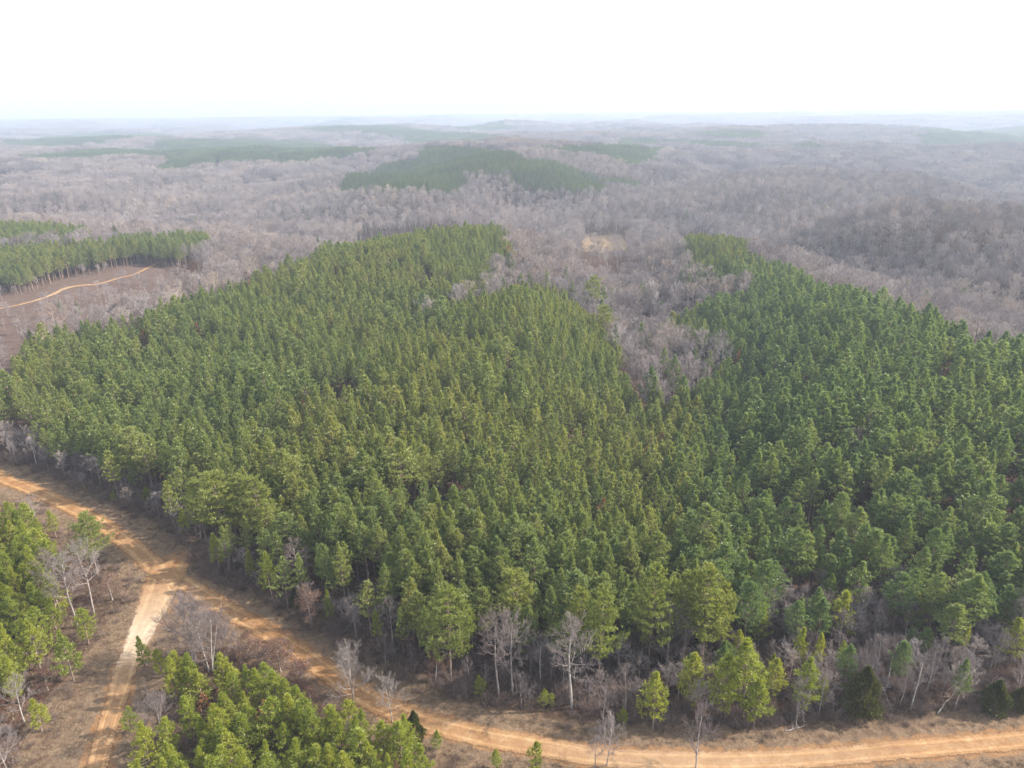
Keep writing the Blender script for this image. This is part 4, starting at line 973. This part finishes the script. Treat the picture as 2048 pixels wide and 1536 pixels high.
# ------------------------------------------------------------------ edge saplings, brush, grass
take = take[np.argsort(-ye[take])]
for q, ii in enumerate(take):
    hh = rg.uniform(3.5, 11) if ex[ii] > 1280 else rg.uniform(2.5, 7.5)
    ww = rg.uniform(.8, 1.4)
    l_, g_ = told_apart(ex[ii], ey2[ii], hh, ww, 5.5, 'leafless sapling', LAND3)
    tree('bare_sapling', smallb[q % 4], xe[ii], ye[ii], hh, l_, 'tree', g_, None, ww, ze[ii])

OA = poly([(470,1290,0),(560,1285,0),(640,1370,0),(720,1440,0),(690,1480,0),(600,1400,0),(500,1350,0),(440,1330,0)])
xo, yo = jitter(-60, 10, 80, 130, 2.7, .45); m = inside(OA, xo, yo) & (road_dist(xo, yo) > 3.2) & clear_of(xo, yo, HX, 1.5); xo, yo = xo[m][:16], yo[m][:16]
for q in range(len(xo)):
    zo = hz(xo[q], yo[q]); a_, b_, _w = to_px(np.array([[xo[q], yo[q], zo + 2]])); hh = rg.uniform(2.6, 4.8); ww = rg.uniform(.95, 1.4)
    l_, g_ = told_apart(a_[0], b_[0], hh, ww, 3.7, 'brown leaved oak bush', LAND2, False)
    tree('brown_leaved_oak', oaks[q % 3], xo[q], yo[q], hh, l_, 'tree', g_, None, ww, zo)

# mid-size pines standing in the open thicket above the sandy road
m = inside(EDGE, xe, ye) & (ex > 1270) & (ey2 < 1400) & clear_of(xe, ye, HX, 2.4); ci = np.where(m)[0]; ci = ci[rg.permutation(len(ci))[:44]]
for q, ii in enumerate(ci[np.argsort(-ye[ci])]):
    hh = rg.uniform(6.5, 12.5); ww = rg.uniform(.75, 1.2)
    l_, g_ = told_apart(ex[ii], ey2[ii], hh, ww, 9.5, 'thicket pine', LAND3)
    tree('pine_tree', plantB[q % 5] if q % 3 else slimp[q % 4], xe[ii], ye[ii], hh, l_, 'pine tree', g_, None, ww * 1.15, ze[ii])

def brush_mesh(seed, H=1.5, R=1.1, n_=70):
    r_ = np.random.default_rng(seed); S = []
    for k in range(n_):
        a = r_.uniform(0, 6.28); q = r_.uniform(0, R * .6, 1)[0]; p = np.array([math.cos(a) * q, math.sin(a) * q, 0]); d = np.array([math.cos(a) * r_.uniform(.1, .8), math.sin(a) * r_.uniform(.1, .8), 1.]); d /= np.linalg.norm(d)
        L = H * r_.uniform(.5, 1.1); m_ = p + d * L * .5; e = m_ + (d + r_.normal(0, .3, 3)) * L * .5
        S.append([*p, *m_, .016, .012]); S.append([*m_, *e, .012, .006])
        for b in range(3): S.append([*(m_ + (e - m_) * r_.uniform(0, .8)), *(m_ + (e - m_) * .6 + r_.normal(0, .25, 3) * L * .6), .009, .005])
    V, F_ = frusta(S, 3); return make_mesh('brush', V, F_, [M_brush])
def grass_mesh(seed, n_=60, H=.45, R=.5):
    r_ = np.random.default_rng(seed); P0 = np.concatenate([r_.normal(0, R * .5, (n_, 2)), np.zeros((n_, 1))], 1); D = np.tile([[0, 0, 1.]], (n_, 1))
    V, F_ = tufts(P0, D, r_, 1, H, .022, .35); return make_mesh('grass', V, F_, [M_straw])
brushes = [brush_mesh(i) for i in range(4)]; grasses = [grass_mesh(i) for i in range(4)]
# undergrowth: dense in the fringe, lighter on verges and inside the stand margin
xb, yb = jitter(-190, 240, 62, 185, 1.55, .5)
rd = road_dist(xb, yb); ine = inside(EDGE, xb, yb); isl = inside(poly([(330,1290,0),(440,1250,0),(560,1290,0),(660,1390,0),(700,1440,0),(560,1400,0),(350,1350,0)]), xb, yb)
wild = inside(poly([(-200,1300,0),(110,1330,0),(150,1380,0),(90,1480,0),(40,1640,0),(-200,1640,0)]), xb, yb) | inside(poly([(60,1050,0),(240,1130,0),(235,1230,0),(130,1280,0),(100,1150,0)]), xb, yb)
yng = inside(YA[0], xb, yb) | inside(YA[1], xb, yb)
clr = vnoise(xb / 5, yb / 5, 61)
pr_ = np.where(ine, .72, np.where(isl | wild, .6, np.where(yng, .3, np.where(inside(STAND, xb, yb) & (rd < 45), .18, np.where(rd < 22, .14 + .45 * (clr > .60), .16)))))
m = (rd > 4.2) & (rg.random(xb.shape) < pr_)
xb, yb, ine = xb[m], yb[m], ine[m]; s_ = rg.uniform(.35, 1.15, xb.shape) * np.where(ine, rg.uniform(.9, 2.0, xb.shape), .75)
scatter('undergrowth', np.stack([xb, yb, height(xb, yb) - .03, s_ * 1.1, s_], -1), brushes, 'bare brush and bramble filling the fringe between road and pines', None, .12)
xg, yg = jitter(-150, 190, 60, 175, .95, .5); rd = road_dist(xg, yg); cl = vnoise(xg / 4, yg / 4, 9)
m = (rd > 3.4) & (rd < 17) & (rg.random(xg.shape) < .25 + .75 * (cl > .5)) & ~inside(yard, xg, yg)
xg, yg = xg[m], yg[m]; s_ = rg.uniform(.4, 1.1, xg.shape)
scatter('dry_grass', np.stack([xg, yg, height(xg, yg) - .02, s_ * 1.2, s_ * .8], -1), grasses, 'straw coloured dry grass on the road verges', None, .1)
print('brush', len(xb), 'grass', len(xg))

# ------------------------------------------------------------------ fallen limbs
def log(bx1, by1, bx2, by2, r, lift, label, seed):
    a = at_ground(bx1, by1); b = at_ground(bx2, by2); r_ = np.random.default_rng(seed)
    p0 = np.array([*a, hz(*a) + .1]); p1 = np.array([*b, hz(*b) + lift]); S = []; k = 5; pts = [p0 + (p1 - p0) * i / k + r_.normal(0, .08, 3) * (0 < i < k) for i in range(k + 1)]
    for i in range(k): S.append([*pts[i], *pts[i + 1], r * (1 - .6 * i / k), r * (1 - .6 * (i + 1) / k)])
    c0 = pts[0]; V, F_ = frusta(S, 6); o = bpy.data.objects.new('fallen_tree', None); C.objects.link(o); o.location = Vector(c0); tag(o, label, 'fallen tree')
    link('trunk', make_mesh('fallen_trunk', V - c0, F_, [M_gbark]), o)
    S2 = []
    for j in range(9):
        q = pts[r_.integers(2, k + 1)]; e = q + r_.normal(0, 1, 3) * [1.1, 1.1, .5] + [0, 0, .7]; S2.append([*q, *e, r * .28, r * .1])
        for w_ in range(3): f_ = q + (e - q) * r_.uniform(.4, .9); S2.append([*f_, *(f_ + r_.normal(0, .4, 3)), r * .12, .008])
    V, F_ = frusta(S2, 3); link('branches', make_mesh('fallen_branches', V - c0, F_, [M_gbark]), o)
log(1735, 1425, 1790, 1412, .12, .5, 'long white fallen stem pointing away from the foot of the large cedar', 1)
log(1785, 1420, 1752, 1368, .10, 1.6, 'thin dead stem leaning against the large cedar', 2)
log(1875, 1428, 1912, 1385, .12, 1.4, 'crooked fallen stem below the broad crooked white tree', 3)
log(1570, 1462, 1608, 1455, .10, .3, 'grey fallen stem lying on the road bank right of the bright pines', 4)

# ------------------------------------------------------------------ haze
HZ_TOP = CAM_H + 12; lo = float(GZ.min()) - 1.0
X = 41000.0
Vh = [(-X, -300, lo), (X, -300, lo), (X, X, lo), (-X, X, lo), (-X, -300, HZ_TOP), (X, -300, HZ_TOP), (X, X, HZ_TOP), (-X, X, HZ_TOP)]
Fh = [(0, 3, 2, 1), (4, 5, 6, 7), (0, 1, 5, 4), (1, 2, 6, 5), (2, 3, 7, 6), (3, 0, 4, 7)]
hm, ht, ho = mat('haze_air')
pv = N(ht, 'ShaderNodeVolumePrincipled'); pv.inputs['Color'].default_value = (.58, .67, .82, 1); pv.inputs['Density'].default_value = .00021; pv.inputs['Anisotropy'].default_value = .12
ht.links.new(pv.outputs[0], ho.inputs['Volume'])
tag(link('haze', make_mesh('haze', Vh, Fh, [hm])), 'pale winter haze over the far hills', None, None, 'stuff')
print('terrain min', lo, 'max', float(GZ.max()))
